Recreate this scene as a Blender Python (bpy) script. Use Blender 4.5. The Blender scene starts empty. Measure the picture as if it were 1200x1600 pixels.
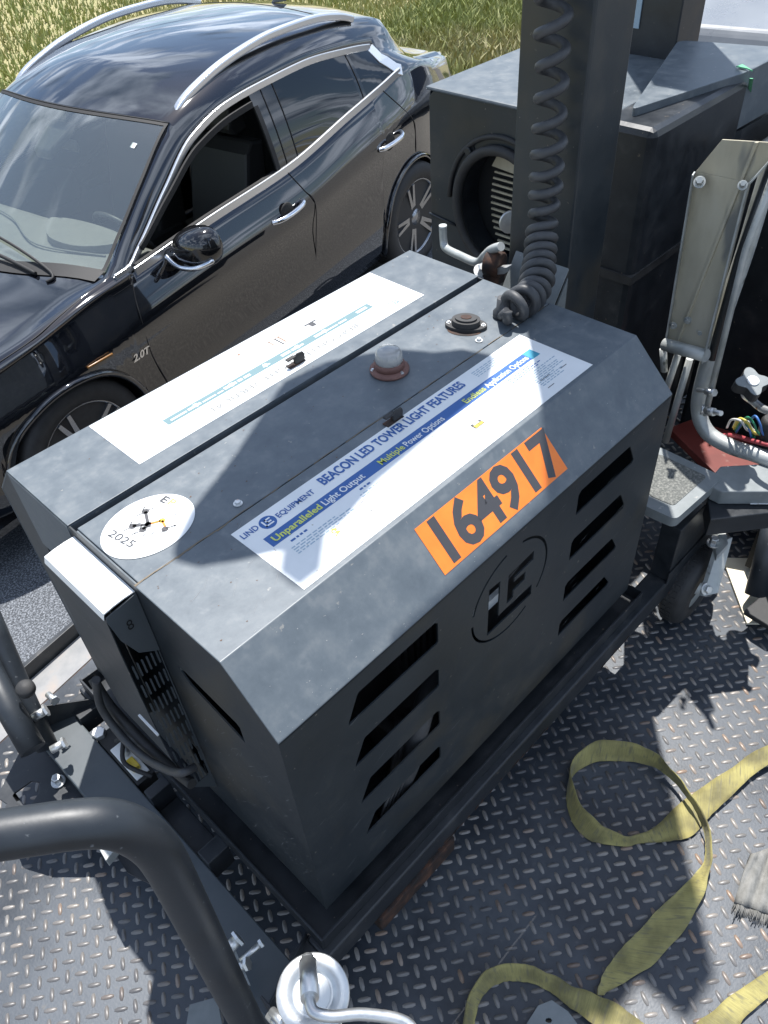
import bpy, bmesh, math, random
import numpy as np
from mathutils import Vector, Matrix, Euler
from mathutils.geometry import tessellate_polygon
random.seed(7); rng=np.random.default_rng(7)
sc=bpy.context.scene; COL=sc.collection
# ---------------------------------------------------------------- camera
CAM=(-0.2818681,-0.67070537,0.92359041); ROT=(0.80421,0.059688,-0.805424); FPX=1250.0
cd=bpy.data.cameras.new('camera'); cam=bpy.data.objects.new('camera',cd); COL.objects.link(cam); sc.camera=cam
cam.location=CAM; cam.rotation_euler=ROT; cd.sensor_width=36; cd.sensor_fit='AUTO'; cd.lens=36*FPX/1600
cd.clip_start=0.02; cd.clip_end=600
sc.render.resolution_x=768; sc.render.resolution_y=1024
sc.view_settings.view_transform='Standard'; sc.view_settings.look='None'; sc.view_settings.gamma=1
sc.view_settings.exposure=0.72
# ---------------------------------------------------------------- light
SUN=Vector((.30,.27,1.0)).normalized()
ld=bpy.data.lights.new('sun','SUN'); ld.energy=4.9; ld.angle=math.radians(.55); ld.color=(1,.97,.93)
sun=bpy.data.objects.new('sun',ld); COL.objects.link(sun); sun.rotation_euler=(-SUN).to_track_quat('-Z','Y').to_euler(); sun.location=(0,0,8)
W=bpy.data.worlds.new('World'); sc.world=W; W.use_nodes=True
nt=W.node_tree; nt.nodes.clear()
N=lambda t,**k:_n(nt,t,**k)
def _n(tree,t,**k):
    n=tree.nodes.new(t)
    for a,b in k.items(): setattr(n,a,b)
    return n
def world():
    L=nt.links.new
    out=N('ShaderNodeOutputWorld'); bg=N('ShaderNodeBackground'); bg.inputs[1].default_value=.096
    sky=N('ShaderNodeTexSky',sky_type='NISHITA'); sky.sun_disc=False
    sky.sun_elevation=math.asin(SUN.z); sky.sun_rotation=math.atan2(SUN.x,SUN.y); sky.air_density=1.0; sky.dust_density=.6
    tc=N('ShaderNodeTexCoord'); sp=N('ShaderNodeSeparateXYZ'); L(tc.outputs['Generated'],sp.inputs[0])
    ad=N('ShaderNodeMath',operation='ADD'); ad.inputs[1].default_value=.12; L(sp.outputs[2],ad.inputs[0])
    mx=N('ShaderNodeMath',operation='MAXIMUM'); mx.inputs[1].default_value=.05; L(ad.outputs[0],mx.inputs[0])
    dv=[]
    for i in range(2):
        d=N('ShaderNodeMath',operation='DIVIDE'); L(sp.outputs[i],d.inputs[0]); L(mx.outputs[0],d.inputs[1]); dv.append(d)
    cb=N('ShaderNodeCombineXYZ'); L(dv[0].outputs[0],cb.inputs[0]); L(dv[1].outputs[0],cb.inputs[1])
    n1=N('ShaderNodeTexNoise'); n1.inputs['Scale'].default_value=1.9; n1.inputs['Detail'].default_value=9; n1.inputs['Roughness'].default_value=.56; n1.inputs['Distortion'].default_value=.5
    va=N('ShaderNodeMapping'); va.inputs['Location'].default_value=(3.3,1.7,0); va.inputs['Rotation'].default_value=(0,0,.5); va.inputs['Scale'].default_value=(.85,1.2,1); L(cb.outputs[0],va.inputs[0]); L(va.outputs[0],n1.inputs['Vector'])
    r=N('ShaderNodeValToRGB'); r.color_ramp.elements[0].position=.47; r.color_ramp.elements[1].position=.56; L(n1.outputs[0],r.inputs[0])
    n2=N('ShaderNodeTexNoise'); n2.inputs['Scale'].default_value=2.2; n2.inputs['Detail'].default_value=6; L(cb.outputs[0],n2.inputs['Vector'])
    cc=N('ShaderNodeValToRGB'); cc.color_ramp.elements[0].position=.38; cc.color_ramp.elements[0].color=(1.7,2.4,3.6,1); cc.color_ramp.elements[1].position=.60; cc.color_ramp.elements[1].color=(9.5,10.8,13,1)
    L(n2.outputs[0],cc.inputs[0])
    m=N('ShaderNodeMixRGB'); L(r.outputs[0],m.inputs[0]); L(sky.outputs[0],m.inputs[1]); L(cc.outputs[0],m.inputs[2])
    L(m.outputs[0],bg.inputs[0]); L(bg.outputs[0],out.inputs[0])
world()
# ---------------------------------------------------------------- helpers
_R=Euler(ROT,'XYZ').to_matrix(); _C=Vector(CAM)
def U(px,py,x=None,y=None,z=None,t=None):
    d=(_R@Vector(((px-600)/FPX,-(py-800)/FPX,-1))).normalized()
    if x is not None:t=(x-_C.x)/d.x
    elif y is not None:t=(y-_C.y)/d.y
    elif z is not None:t=(z-_C.z)/d.z
    return _C+d*t
DECK=-1.05; GR=-1.861
A=math.radians(10.0); DX=Vector((math.cos(A),math.sin(A),0)); DY=Vector((-math.sin(A),math.cos(A),0))
def D(a,b,z=DECK): return DX*a+DY*b+Vector((0,0,z))
class MB:
    def __init__(s): s.v=[];s.f=[];s.m=[];s.sm=[]
    def add(s,vs,fs,mi=0,smooth=False):
        o=len(s.v); s.v+=[tuple(v) for v in vs]
        for f in fs: s.f.append([i+o for i in f]); s.m.append(mi); s.sm.append(smooth)
        return s
    def box(s,a,b,mi=0,fr=None):
        x0,x1=sorted((a[0],b[0]));y0,y1=sorted((a[1],b[1]));z0,z1=sorted((a[2],b[2]))
        vs=[Vector(p) for p in [(x0,y0,z0),(x1,y0,z0),(x1,y1,z0),(x0,y1,z0),(x0,y0,z1),(x1,y0,z1),(x1,y1,z1),(x0,y1,z1)]]
        if fr: vs=[fr(v) for v in vs]
        return s.add(vs,[(3,2,1,0),(4,5,6,7),(0,1,5,4),(1,2,6,5),(2,3,7,6),(3,0,4,7)],mi)
    def prism(s,poly,vec,mi=0,holes=(),smooth=False):
        """poly: list of 3D points (planar); extruded by vec; holes: list of loops"""
        loops=[[Vector(p) for p in poly]]+[[Vector(p) for p in h] for h in holes]; vec=Vector(vec)
        tris=tessellate_polygon(loops); flat=[p for l in loops for p in l]; n=len(flat)
        nrm=Vector((0,0,0))
        l=loops[0]
        for i in range(len(l)): nrm+=l[i].cross(l[(i+1)%len(l)])
        fs=[]
        for t in tris:
            a,b,c=[flat[i] for i in t]
            tn=(b-a).cross(c-a)
            if tn.length<1e-12: continue
            up=tn.dot(vec)>0
            t=tuple(t)
            fs.append(tuple(i+n for i in (t if up else t[::-1])))
            fs.append(t[::-1] if up else t)
        o=0
        for li,l in enumerate(loops):
            k=len(l)
            ar=Vector((0,0,0))
            for i in range(k): ar+=l[i].cross(l[(i+1)%k])
            pos=(ar.dot(vec)>0)==(li==0)
            for i in range(k):
                j=(i+1)%k
                q=(o+i,o+j,o+j+n,o+i+n)
                fs.append(q if pos else q[::-1])
            o+=k
        return s.add(flat+[p+vec for p in flat],fs,mi,smooth)
    def tube(s,path,r,n=14,mi=0,closed=True,smooth=True):
        P=[Vector(p) for p in path]; R=r if isinstance(r,(list,tuple)) else [r]*len(P)
        T=[(P[min(i+1,len(P)-1)]-P[max(i-1,0)]).normalized() for i in range(len(P))]
        u=T[0].orthogonal().normalized(); vs=[];
        for i,p in enumerate(P):
            u=(u-T[i]*u.dot(T[i])).normalized(); w=T[i].cross(u)
            for k in range(n):
                a=2*math.pi*k/n; vs.append(p+(u*math.cos(a)+w*math.sin(a))*R[i])
        fs=[(i*n+k,i*n+(k+1)%n,(i+1)*n+(k+1)%n,(i+1)*n+k) for i in range(len(P)-1) for k in range(n)]
        s.add(vs,fs,mi,smooth)
        if closed:
            o=len(s.v)-len(vs)
            s.f.append([o+k for k in range(n)][::-1]); s.m.append(mi); s.sm.append(False)
            s.f.append([o+(len(P)-1)*n+k for k in range(n)]); s.m.append(mi); s.sm.append(False)
        return s
    def lathe(s,c,ax,prof,n=28,mi=0,smooth=True):
        """prof list of (r,h) along axis"""
        c=Vector(c);ax=Vector(ax).normalized();u=ax.orthogonal().normalized();w=ax.cross(u)
        vs=[c+ax*h+(u*math.cos(2*math.pi*k/n)+w*math.sin(2*math.pi*k/n))*r for r,h in prof for k in range(n)]
        fs=[(i*n+k,i*n+(k+1)%n,(i+1)*n+(k+1)%n,(i+1)*n+k) for i in range(len(prof)-1) for k in range(n)]
        s.add(vs,fs,mi,smooth); o=len(s.v)-len(vs)
        if prof[0][0]>1e-5: s.f.append([o+k for k in range(n)][::-1]);s.m.append(mi);s.sm.append(False)
        if prof[-1][0]>1e-5: s.f.append([o+(len(prof)-1)*n+k for k in range(n)]);s.m.append(mi);s.sm.append(False)
        return s
    def bolt(s,c,ax,r=.008,h=.006,mi=0):
        s.lathe(c,ax,[(r*1.5,0),(r*1.5,h*.25)],n=18,mi=mi,smooth=False)
        s.lathe(Vector(c)+Vector(ax).normalized()*h*.25,ax,[(r,0),(r,h*.9),(r*.85,h)],n=6,mi=mi,smooth=False)
        return s
    def text(s,txt,o,u,v,size,mi=0,lift=.0006,width=None,bold=0,shear=0,align='LEFT'):
        cu=bpy.data.curves.new('t','FONT'); cu.body=txt; cu.size=size; cu.offset=bold; cu.shear=shear; cu.align_x=align; cu.resolution_u=3
        ob=bpy.data.objects.new('t',cu); COL.objects.link(ob)
        dg=bpy.context.evaluated_depsgraph_get(); me=bpy.data.meshes.new_from_object(ob.evaluated_get(dg))
        u=Vector(u).normalized();v=Vector(v).normalized();nn=u.cross(v); o=Vector(o)
        xs=[p.co.x for p in me.vertices] or [0]
        k=1
        if width: k=width/max(1e-6,(max(xs)-min(xs)))
        s.add([o+u*(p.co.x*k)+v*p.co.y+nn*lift for p in me.vertices],[tuple(p.vertices) for p in me.polygons],mi)
        bpy.data.objects.remove(ob); bpy.data.curves.remove(cu); bpy.data.meshes.remove(me)
        return s
    def build(s,name,mats,parent=None,base=None,bevel=0,label=None,cat=None,group=None,kind=None,auto=None):
        me=bpy.data.meshes.new(name); me.from_pydata(s.v,[],s.f)
        if not isinstance(mats,(list,tuple)): mats=[mats]
        for m in mats: me.materials.append(m)
        me.polygons.foreach_set('material_index',s.m); me.polygons.foreach_set('use_smooth',s.sm)
        me.update()
        ob=bpy.data.objects.new(name,me); COL.objects.link(ob)
        if parent is not None:
            root=parent
            off=Vector((0,0,0)); q=parent
            while q is not None: off+=q.location if q.type=='EMPTY' or q.parent is None else Vector((0,0,0)); q=q.parent
            ob.parent=parent
            if parent.type=='EMPTY': ob.location=-parent.location
        if bevel:
            b=ob.modifiers.new('bevel','BEVEL'); b.width=bevel; b.segments=2; b.limit_method='ANGLE'; b.angle_limit=math.radians(35)
        tag(ob,label,cat,group,kind); return ob
def tag(o,label=None,cat=None,group=None,kind=None):
    if label:o['label']=label
    if cat:o['category']=cat
    if group:o['group']=group
    if kind:o['kind']=kind
    return o
def thing(name,loc,label,cat,group=None):
    o=bpy.data.objects.new(name,None); COL.objects.link(o); o.location=loc; o.empty_display_size=.1
    return tag(o,label,cat,group)
def catmull(P,n=8):
    P=[Vector(p) for p in P]; out=[]
    for i in range(len(P)-1):
        a=P[max(i-1,0)];b=P[i];c=P[i+1];d=P[min(i+2,len(P)-1)]
        for k in range(n):
            t=k/n; out.append(.5*((2*b)+(c-a)*t+(2*a-5*b+4*c-d)*t*t+(3*b-a-3*c+d)*t**3))
    out.append(P[-1]); return out
def interp(x,pts):
    """smooth monotone-ish interpolation of (x,y) keypoints"""
    xs=[p[0] for p in pts];ys=[p[1] for p in pts]
    if x<=xs[0]:return ys[0]
    if x>=xs[-1]:return ys[-1]
    i=max(k for k in range(len(xs)) if xs[k]<=x); i=min(i,len(xs)-2)
    h=xs[i+1]-xs[i]; t=(x-xs[i])/h
    def sl(k):
        if k==0 or k==len(xs)-1:
            k2=1 if k==0 else len(xs)-1
            return (ys[k2]-ys[k2-1])/(xs[k2]-xs[k2-1])
        a=(ys[k]-ys[k-1])/(xs[k]-xs[k-1]);b=(ys[k+1]-ys[k])/(xs[k+1]-xs[k])
        return 0 if a*b<=0 else 2*a*b/(a+b)
    m0,m1=sl(i)*h,sl(i+1)*h
    return (2*t**3-3*t*t+1)*ys[i]+(t**3-2*t*t+t)*m0+(-2*t**3+3*t*t)*ys[i+1]+(t**3-t*t)*m1
# ---------------------------------------------------------------- materials
def mat(name,col=(.5,.5,.5),rough=.5,metal=0,ior=1.5,coat=0,coat_r=.03,spec=None,emit=None):
    m=bpy.data.materials.new(name); m.use_nodes=True; b=m.node_tree.nodes['Principled BSDF']
    b.inputs['Base Color'].default_value=(*col,1); b.inputs['Roughness'].default_value=rough; b.inputs['Metallic'].default_value=metal
    b.inputs['IOR'].default_value=ior; b.inputs['Coat Weight'].default_value=coat; b.inputs['Coat Roughness'].default_value=coat_r
    return m
def noise_mat(name,stops,scale=20,detail=6,rough=(.4,.6),metal=0,bump=0,bscale=None,specks=None,ior=1.5,coords='Object',stretch=(1,1,1),rn=.6,coat=0,speck2=None):
    """stops: [(pos,col)...] ramp over noise; specks: (scale,threshold,col,amount)"""
    m=mat(name,metal=metal,ior=ior,coat=coat); t=m.node_tree; b=t.nodes['Principled BSDF']; L=t.links.new; N=lambda ty,**k:_n(t,ty,**k)
    tc=N('ShaderNodeTexCoord'); mp=N('ShaderNodeMapping'); mp.inputs['Scale'].default_value=stretch; L(tc.outputs[coords],mp.inputs[0])
    n=N('ShaderNodeTexNoise'); n.inputs['Scale'].default_value=scale; n.inputs['Detail'].default_value=detail; n.inputs['Roughness'].default_value=rn; L(mp.outputs[0],n.inputs['Vector'])
    r=N('ShaderNodeValToRGB'); L(n.outputs[0],r.inputs[0]); e=r.color_ramp.elements
    while len(e)<len(stops): e.new(.5)
    for k,(p,c) in zip(e,stops): k.position=p;k.color=(*c,1)
    col=r.outputs[0]
    for sp in (specks,speck2):
        if sp:
            s,th,c,wd=sp
            n2=N('ShaderNodeTexNoise'); n2.inputs['Scale'].default_value=s; n2.inputs['Detail'].default_value=3; L(mp.outputs[0],n2.inputs['Vector'])
            r2=N('ShaderNodeValToRGB'); r2.color_ramp.elements[0].position=th; r2.color_ramp.elements[1].position=th+wd; L(n2.outputs[0],r2.inputs[0])
            mx=N('ShaderNodeMixRGB'); L(r2.outputs[0],mx.inputs[0]); L(col,mx.inputs[1]); mx.inputs[2].default_value=(*c,1); col=mx.outputs[0]
    L(col,b.inputs['Base Color'])
    mr=N('ShaderNodeMapRange'); mr.inputs[1].default_value=.3; mr.inputs[2].default_value=.7; mr.inputs[3].default_value=rough[0]; mr.inputs[4].default_value=rough[1]
    L(n.outputs[0],mr.inputs[0]); L(mr.outputs[0],b.inputs['Roughness'])
    if bump:
        bn=N('ShaderNodeTexNoise'); bn.inputs['Scale'].default_value=bscale or scale*3; bn.inputs['Detail'].default_value=4; L(mp.outputs[0],bn.inputs['Vector'])
        bp=N('ShaderNodeBump'); bp.inputs['Strength'].default_value=bump; bp.inputs['Distance'].default_value=.002; L(bn.outputs[0],bp.inputs['Height']); L(bp.outputs[0],b.inputs['Normal'])
    return m
M={}
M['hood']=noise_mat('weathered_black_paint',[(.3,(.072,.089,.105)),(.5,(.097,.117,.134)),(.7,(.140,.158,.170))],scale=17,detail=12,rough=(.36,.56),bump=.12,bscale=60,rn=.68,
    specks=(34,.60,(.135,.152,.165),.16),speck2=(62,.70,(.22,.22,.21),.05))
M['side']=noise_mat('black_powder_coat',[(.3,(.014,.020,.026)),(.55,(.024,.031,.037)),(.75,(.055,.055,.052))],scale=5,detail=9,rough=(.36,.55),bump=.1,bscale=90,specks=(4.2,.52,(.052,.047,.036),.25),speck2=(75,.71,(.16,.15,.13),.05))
M['black']=noise_mat('black_steel',[(.35,(.012,.015,.019)),(.6,(.022,.026,.031)),(.8,(.06,.06,.06))],scale=14,detail=8,rough=(.3,.5),bump=.1,specks=(70,.72,(.16,.13,.10),.04))
M['tube']=noise_mat('black_tube_paint',[(.35,(.013,.017,.022)),(.7,(.026,.032,.040))],scale=10,detail=8,rough=(.38,.52),bump=.06,bscale=160,specks=(90,.69,(.12,.13,.14),.06))
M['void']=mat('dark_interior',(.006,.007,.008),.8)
M['rubber']=noise_mat('black_rubber',[(.3,(.018,.018,.019)),(.7,(.04,.04,.04))],scale=30,rough=(.55,.75),bump=.2)
M['coil']=noise_mat('coil_cable_rubber',[(.3,(.035,.037,.040)),(.7,(.062,.064,.068))],scale=30,rough=(.45,.6))
M['zinc']=noise_mat('zinc_plate',[(.3,(.55,.56,.56)),(.7,(.75,.76,.75))],scale=25,rough=(.28,.5),metal=.85,specks=(22,.68,(.35,.16,.07),.06))
M['galv']=noise_mat('galvanised_steel',[(.3,(.33,.35,.34)),(.5,(.43,.45,.44)),(.7,(.52,.53,.51))],scale=16,detail=8,rough=(.4,.6),metal=.35,specks=(18,.66,(.16,.17,.16),.06))
M['tan']=noise_mat('stained_galvanised_channel',[(.3,(.36,.32,.23)),(.5,(.50,.46,.35)),(.72,(.60,.57,.48))],scale=5,detail=8,rough=(.5,.7),stretch=(1,1,.35),specks=(12,.62,(.22,.22,.2),.08))
M['plate_grey']=noise_mat('pale_painted_steel',[(.3,(.15,.17,.175)),(.7,(.22,.24,.245))],scale=18,rough=(.45,.6),specks=(45,.68,(.30,.30,.29),.05))
M['gusset']=noise_mat('blue_grey_paint',[(.3,(.055,.068,.078)),(.7,(.075,.088,.098))],scale=12,rough=(.4,.5))
M['white']=noise_mat('white_paint',[(.3,(.72,.73,.72)),(.7,(.80,.81,.80))],scale=10,rough=(.35,.5),specks=(50,.75,(.4,.38,.33),.03))
M['label']=noise_mat('white_vinyl',[(.3,(.66,.68,.68)),(.7,(.76,.77,.77))],scale=9,rough=(.35,.45),specks=(60,.73,(.45,.42,.36),.03))
M['blue']=mat('blue_print',(.022,.10,.32),.45); M['cyan']=mat('cyan_print',(.06,.30,.42),.4); M['paleblue']=mat('faded_cyan_print',(.115,.20,.22),.5)
M['fade']=mat('faded_white_print',(.30,.40,.48),.45); M['palegrey']=mat('faded_grey_print',(.21,.215,.21),.5)
M['ygreen']=mat('yellow_green_print',(.55,.60,.12),.4); M['yellow']=mat('yellow_print',(.75,.55,.05),.4); M['ink']=mat('dark_ink',(.05,.05,.055),.45)
M['brownink']=mat('brown_ink',(.22,.12,.07),.5)
M['orange']=noise_mat('orange_vinyl',[(.3,(.80,.17,.02)),(.7,(.92,.23,.03))],scale=12,rough=(.38,.5))
M['rust']=noise_mat('rusty_steel',[(.35,(.014,.011,.010)),(.5,(.04,.021,.015)),(.68,(.11,.05,.028))],scale=30,rough=(.7,.9),bump=.4)
M['rustpink']=noise_mat('dusty_red_gasket',[(.3,(.12,.055,.045)),(.7,(.21,.11,.09))],scale=30,rough=(.6,.8))
M['red']=noise_mat('red_paint',[(.3,(.10,.016,.012)),(.7,(.18,.032,.024))],scale=9,rough=(.45,.65),specks=(25,.63,(.2,.10,.08),.08))
M['lens']=mat('clear_beacon_lens',(.50,.50,.48),.12,coat=.6)
M['lens'].node_tree.nodes['Principled BSDF'].inputs['Transmission Weight'].default_value=.35
M['carpaint']=mat('black_car_paint',(.006,.007,.010),.05,coat=1,coat_r=.015,ior=1.6)
M['carpaint'].node_tree.nodes['Principled BSDF'].inputs['Coat IOR'].default_value=1.6
M['gloss']=mat('gloss_black_trim',(.008,.008,.009),.08,ior=1.6,coat=.6)
M['chrome']=mat('chrome',(.82,.83,.85),.12,metal=1)
M['satin']=mat('satin_aluminium',(.78,.79,.80),.28,metal=.9)
M['trim']=mat('black_rubber_trim',(.010,.010,.011),.65)
M['seat']=mat('black_leather',(.045,.044,.043),.45)
M['dash']=noise_mat('dashboard_plastic',[(.3,(.17,.165,.155)),(.7,(.21,.205,.19))],scale=30,rough=(.5,.7))
M['alloy']=mat('alloy_wheel',(.35,.36,.38),.25,metal=.9)
M['silver']=noise_mat('silver_car_paint',[(.3,(.14,.15,.16)),(.7,(.17,.18,.19))],scale=4,rough=(.25,.35),coat=.8)
M['strap']=None
def glass(name,tint,refl=1.0,haze=0,haze_col=(.4,.45,.43),f0=.08):
    m=bpy.data.materials.new(name); m.use_nodes=True; t=m.node_tree; t.nodes.clear(); N=lambda ty,**k:_n(t,ty,**k); L=t.links.new
    o=N('ShaderNodeOutputMaterial'); tr=N('ShaderNodeBsdfTransparent'); tr.inputs[0].default_value=(*tint,1)
    gl=N('ShaderNodeBsdfGlossy'); gl.inputs['Roughness'].default_value=.01; gl.inputs[0].default_value=(refl,refl,refl,1)
    lw=N('ShaderNodeLayerWeight'); lw.inputs[0].default_value=.5; pw=N('ShaderNodeMath',operation='POWER'); pw.inputs[1].default_value=4; L(lw.outputs['Facing'],pw.inputs[0])
    fr=N('ShaderNodeMath',operation='MULTIPLY_ADD'); fr.inputs[1].default_value=1-f0; fr.inputs[2].default_value=f0; L(pw.outputs[0],fr.inputs[0]); mx=N('ShaderNodeMixShader')
    df=N('ShaderNodeBsdfDiffuse'); df.inputs[0].default_value=(*haze_col,1); m2=N('ShaderNodeMixShader'); m2.inputs[0].default_value=haze
    L(tr.outputs[0],m2.inputs[1]); L(df.outputs[0],m2.inputs[2])
    L(fr.outputs[0],mx.inputs[0]);L(m2.outputs[0],mx.inputs[1]);L(gl.outputs[0],mx.inputs[2]);L(mx.outputs[0],o.inputs[0]); return m
M['windshield']=glass('windshield_glass',(.84,.90,.84),haze=.12,haze_col=(.40,.46,.42),f0=.22); M['privacy']=glass('privacy_glass',(.035,.04,.042))  # milky glare on the windshield is mixed in as a diffuse haze colour
def strap_mat():
    m=mat('yellow_webbing',rough=.75); t=m.node_tree;b=t.nodes['Principled BSDF'];L=t.links.new;N=lambda ty,**k:_n(t,ty,**k)
    uv=N('ShaderNodeUVMap'); sp=N('ShaderNodeSeparateXYZ'); L(uv.outputs[0],sp.inputs[0])
    tc=N('ShaderNodeTexCoord')
    n=N('ShaderNodeTexNoise'); n.inputs['Scale'].default_value=14; n.inputs['Detail'].default_value=6; L(tc.outputs['Object'],n.inputs['Vector'])
    r=N('ShaderNodeValToRGB'); L(n.outputs[0],r.inputs[0]); e=r.color_ramp.elements; e[0].position=.32;e[0].color=(.13,.115,.045,1);e[1].position=.6;e[1].color=(.34,.30,.105,1)
    # cross streaks (uv: x along metres, y across 0..1)
    mp=N('ShaderNodeMapping'); mp.inputs['Scale'].default_value=(900,1.2,1); L(uv.outputs[0],mp.inputs[0])
    n2=N('ShaderNodeTexNoise'); n2.inputs['Scale'].default_value=1; n2.inputs['Detail'].default_value=2; L(mp.outputs[0],n2.inputs['Vector'])
    mp3=N('ShaderNodeMapping'); mp3.inputs['Scale'].default_value=(120,1.5,1); L(uv.outputs[0],mp3.inputs[0])
    n3=N('ShaderNodeTexNoise'); n3.inputs['Scale'].default_value=1; n3.inputs['Detail'].default_value=3; L(mp3.outputs[0],n3.inputs['Vector'])
    r3=N('ShaderNodeValToRGB'); r3.color_ramp.elements[0].position=.54;r3.color_ramp.elements[1].position=.66; L(n3.outputs[0],r3.inputs[0])
    mx=N('ShaderNodeMixRGB',blend_type='MULTIPLY'); mx.inputs[0].default_value=.6; L(r.outputs[0],mx.inputs[1]); 
    r2=N('ShaderNodeValToRGB'); r2.color_ramp.elements[0].position=.3;r2.color_ramp.elements[0].color=(.55,.55,.5,1);r2.color_ramp.elements[1].position=.6;r2.color_ramp.elements[1].color=(1,1,1,1); L(n2.outputs[0],r2.inputs[0]); L(r2.outputs[0],mx.inputs[2])
    m3=N('ShaderNodeMixRGB'); m3.inputs[2].default_value=(.13,.12,.07,1); mm=N('ShaderNodeMath',operation='MULTIPLY'); mm.inputs[1].default_value=.7; L(r3.outputs[0],mm.inputs[0]); L(mm.outputs[0],m3.inputs[0]); L(mx.outputs[0],m3.inputs[1])
    L(m3.outputs[0],b.inputs['Base Color'])
    bp=N('ShaderNodeBump'); bp.inputs['Strength'].default_value=.35; bp.inputs['Distance'].default_value=.001; L(n2.outputs[0],bp.inputs['Height']); L(bp.outputs[0],b.inputs['Normal'])
    b.inputs['Sheen Weight'].default_value=.2
    return m
M['strap']=strap_mat()
def island_mat(name,cols,rough=.4,metal=0,extra=None):
    m=mat(name,rough=rough,metal=metal);t=m.node_tree;b=t.nodes['Principled BSDF'];L=t.links.new;N=lambda ty,**k:_n(t,ty,**k)
    g=N('ShaderNodeNewGeometry'); r=N('ShaderNodeValToRGB'); L(g.outputs['Random Per Island'],r.inputs[0]); e=r.color_ramp.elements
    while len(e)<len(cols): e.new(.5)
    for k,(p,c) in zip(e,cols): k.position=p;k.color=(*c,1)
    if extra:
        sc_,a,c2,lo,hi=extra
        tc=N('ShaderNodeTexCoord'); n=N('ShaderNodeTexNoise'); n.inputs['Scale'].default_value=sc_; n.inputs['Detail'].default_value=5; L(tc.outputs['Object'],n.inputs['Vector'])
        r2=N('ShaderNodeValToRGB'); r2.color_ramp.elements[0].position=lo;r2.color_ramp.elements[1].position=hi; L(n.outputs[0],r2.inputs[0])
        mm=N('ShaderNodeMath',operation='MULTIPLY'); mm.inputs[1].default_value=a; L(r2.outputs[0],mm.inputs[0])
        mx=N('ShaderNodeMixRGB'); L(mm.outputs[0],mx.inputs[0]); L(r.outputs[0],mx.inputs[1]); mx.inputs[2].default_value=(*c2,1); L(mx.outputs[0],b.inputs['Base Color'])
    else: L(r.outputs[0],b.inputs['Base Color'])
    return m
M['lug']=island_mat('worn_lug_steel',[(0,(.15,.145,.14)),(.45,(.22,.21,.20)),(.85,(.26,.235,.21)),(1,(.24,.17,.125))],rough=.42,metal=.15,extra=(3.2,.8,(.075,.075,.08),.47,.62))
M['deck']=noise_mat('deck_plate_paint',[(.28,(.012,.017,.024)),(.45,(.027,.034,.044)),(.6,(.054,.064,.078)),(.8,(.10,.108,.115))],scale=4.5,detail=11,rough=(.34,.52),metal=.1,bump=.15,bscale=160,specks=(1.3,.50,(.066,.078,.094),.25),speck2=(40,.66,(.085,.088,.092),.08))
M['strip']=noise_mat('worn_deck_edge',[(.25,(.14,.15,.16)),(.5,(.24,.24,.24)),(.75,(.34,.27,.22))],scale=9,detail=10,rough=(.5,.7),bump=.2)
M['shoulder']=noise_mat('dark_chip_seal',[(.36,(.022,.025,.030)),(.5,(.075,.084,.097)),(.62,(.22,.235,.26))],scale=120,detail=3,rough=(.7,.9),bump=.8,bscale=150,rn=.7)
M['asphalt']=noise_mat('asphalt_chip_seal',[(.3,(.06,.057,.052)),(.5,(.125,.117,.105)),(.68,(.25,.232,.205))],scale=65,detail=5,rough=(.8,.95),bump=.8,bscale=90,rn=.75,specks=(.8,.5,(.14,.13,.112),.4))
M['grass']=island_mat('dry_grass',[(0,(.25,.26,.09)),(.3,(.30,.29,.12)),(.6,(.36,.33,.16)),(.85,(.42,.37,.20)),(1,(.28,.31,.09))],rough=.7,extra=(.30,.85,(.25,.29,.08),.42,.58))
M['dirt']=noise_mat('grass_soil',[(.3,(.24,.23,.10)),(.6,(.33,.29,.15)),(.8,(.40,.35,.20))],scale=2,detail=8,rough=(.9,1))
# ================================================================ GROUND
g=MB(); g.add([(-150,-60,GR),(220,-60,GR),(220,300,GR),(-150,300,GR)],[(0,1,2,3)]); g.build('ground',M['asphalt'],kind='structure')  # kept paler than the dark sheet beside it to brighten car door reflections
g=MB(); g.add([D(-60,1.9,GR+.004),D(4.6,1.9,GR+.004),D(4.6,4.75,GR+.004),D(-60,4.75,GR+.004)],[(0,1,2,3)]); g.build('road_shoulder',M['shoulder'],kind='structure')
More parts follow.
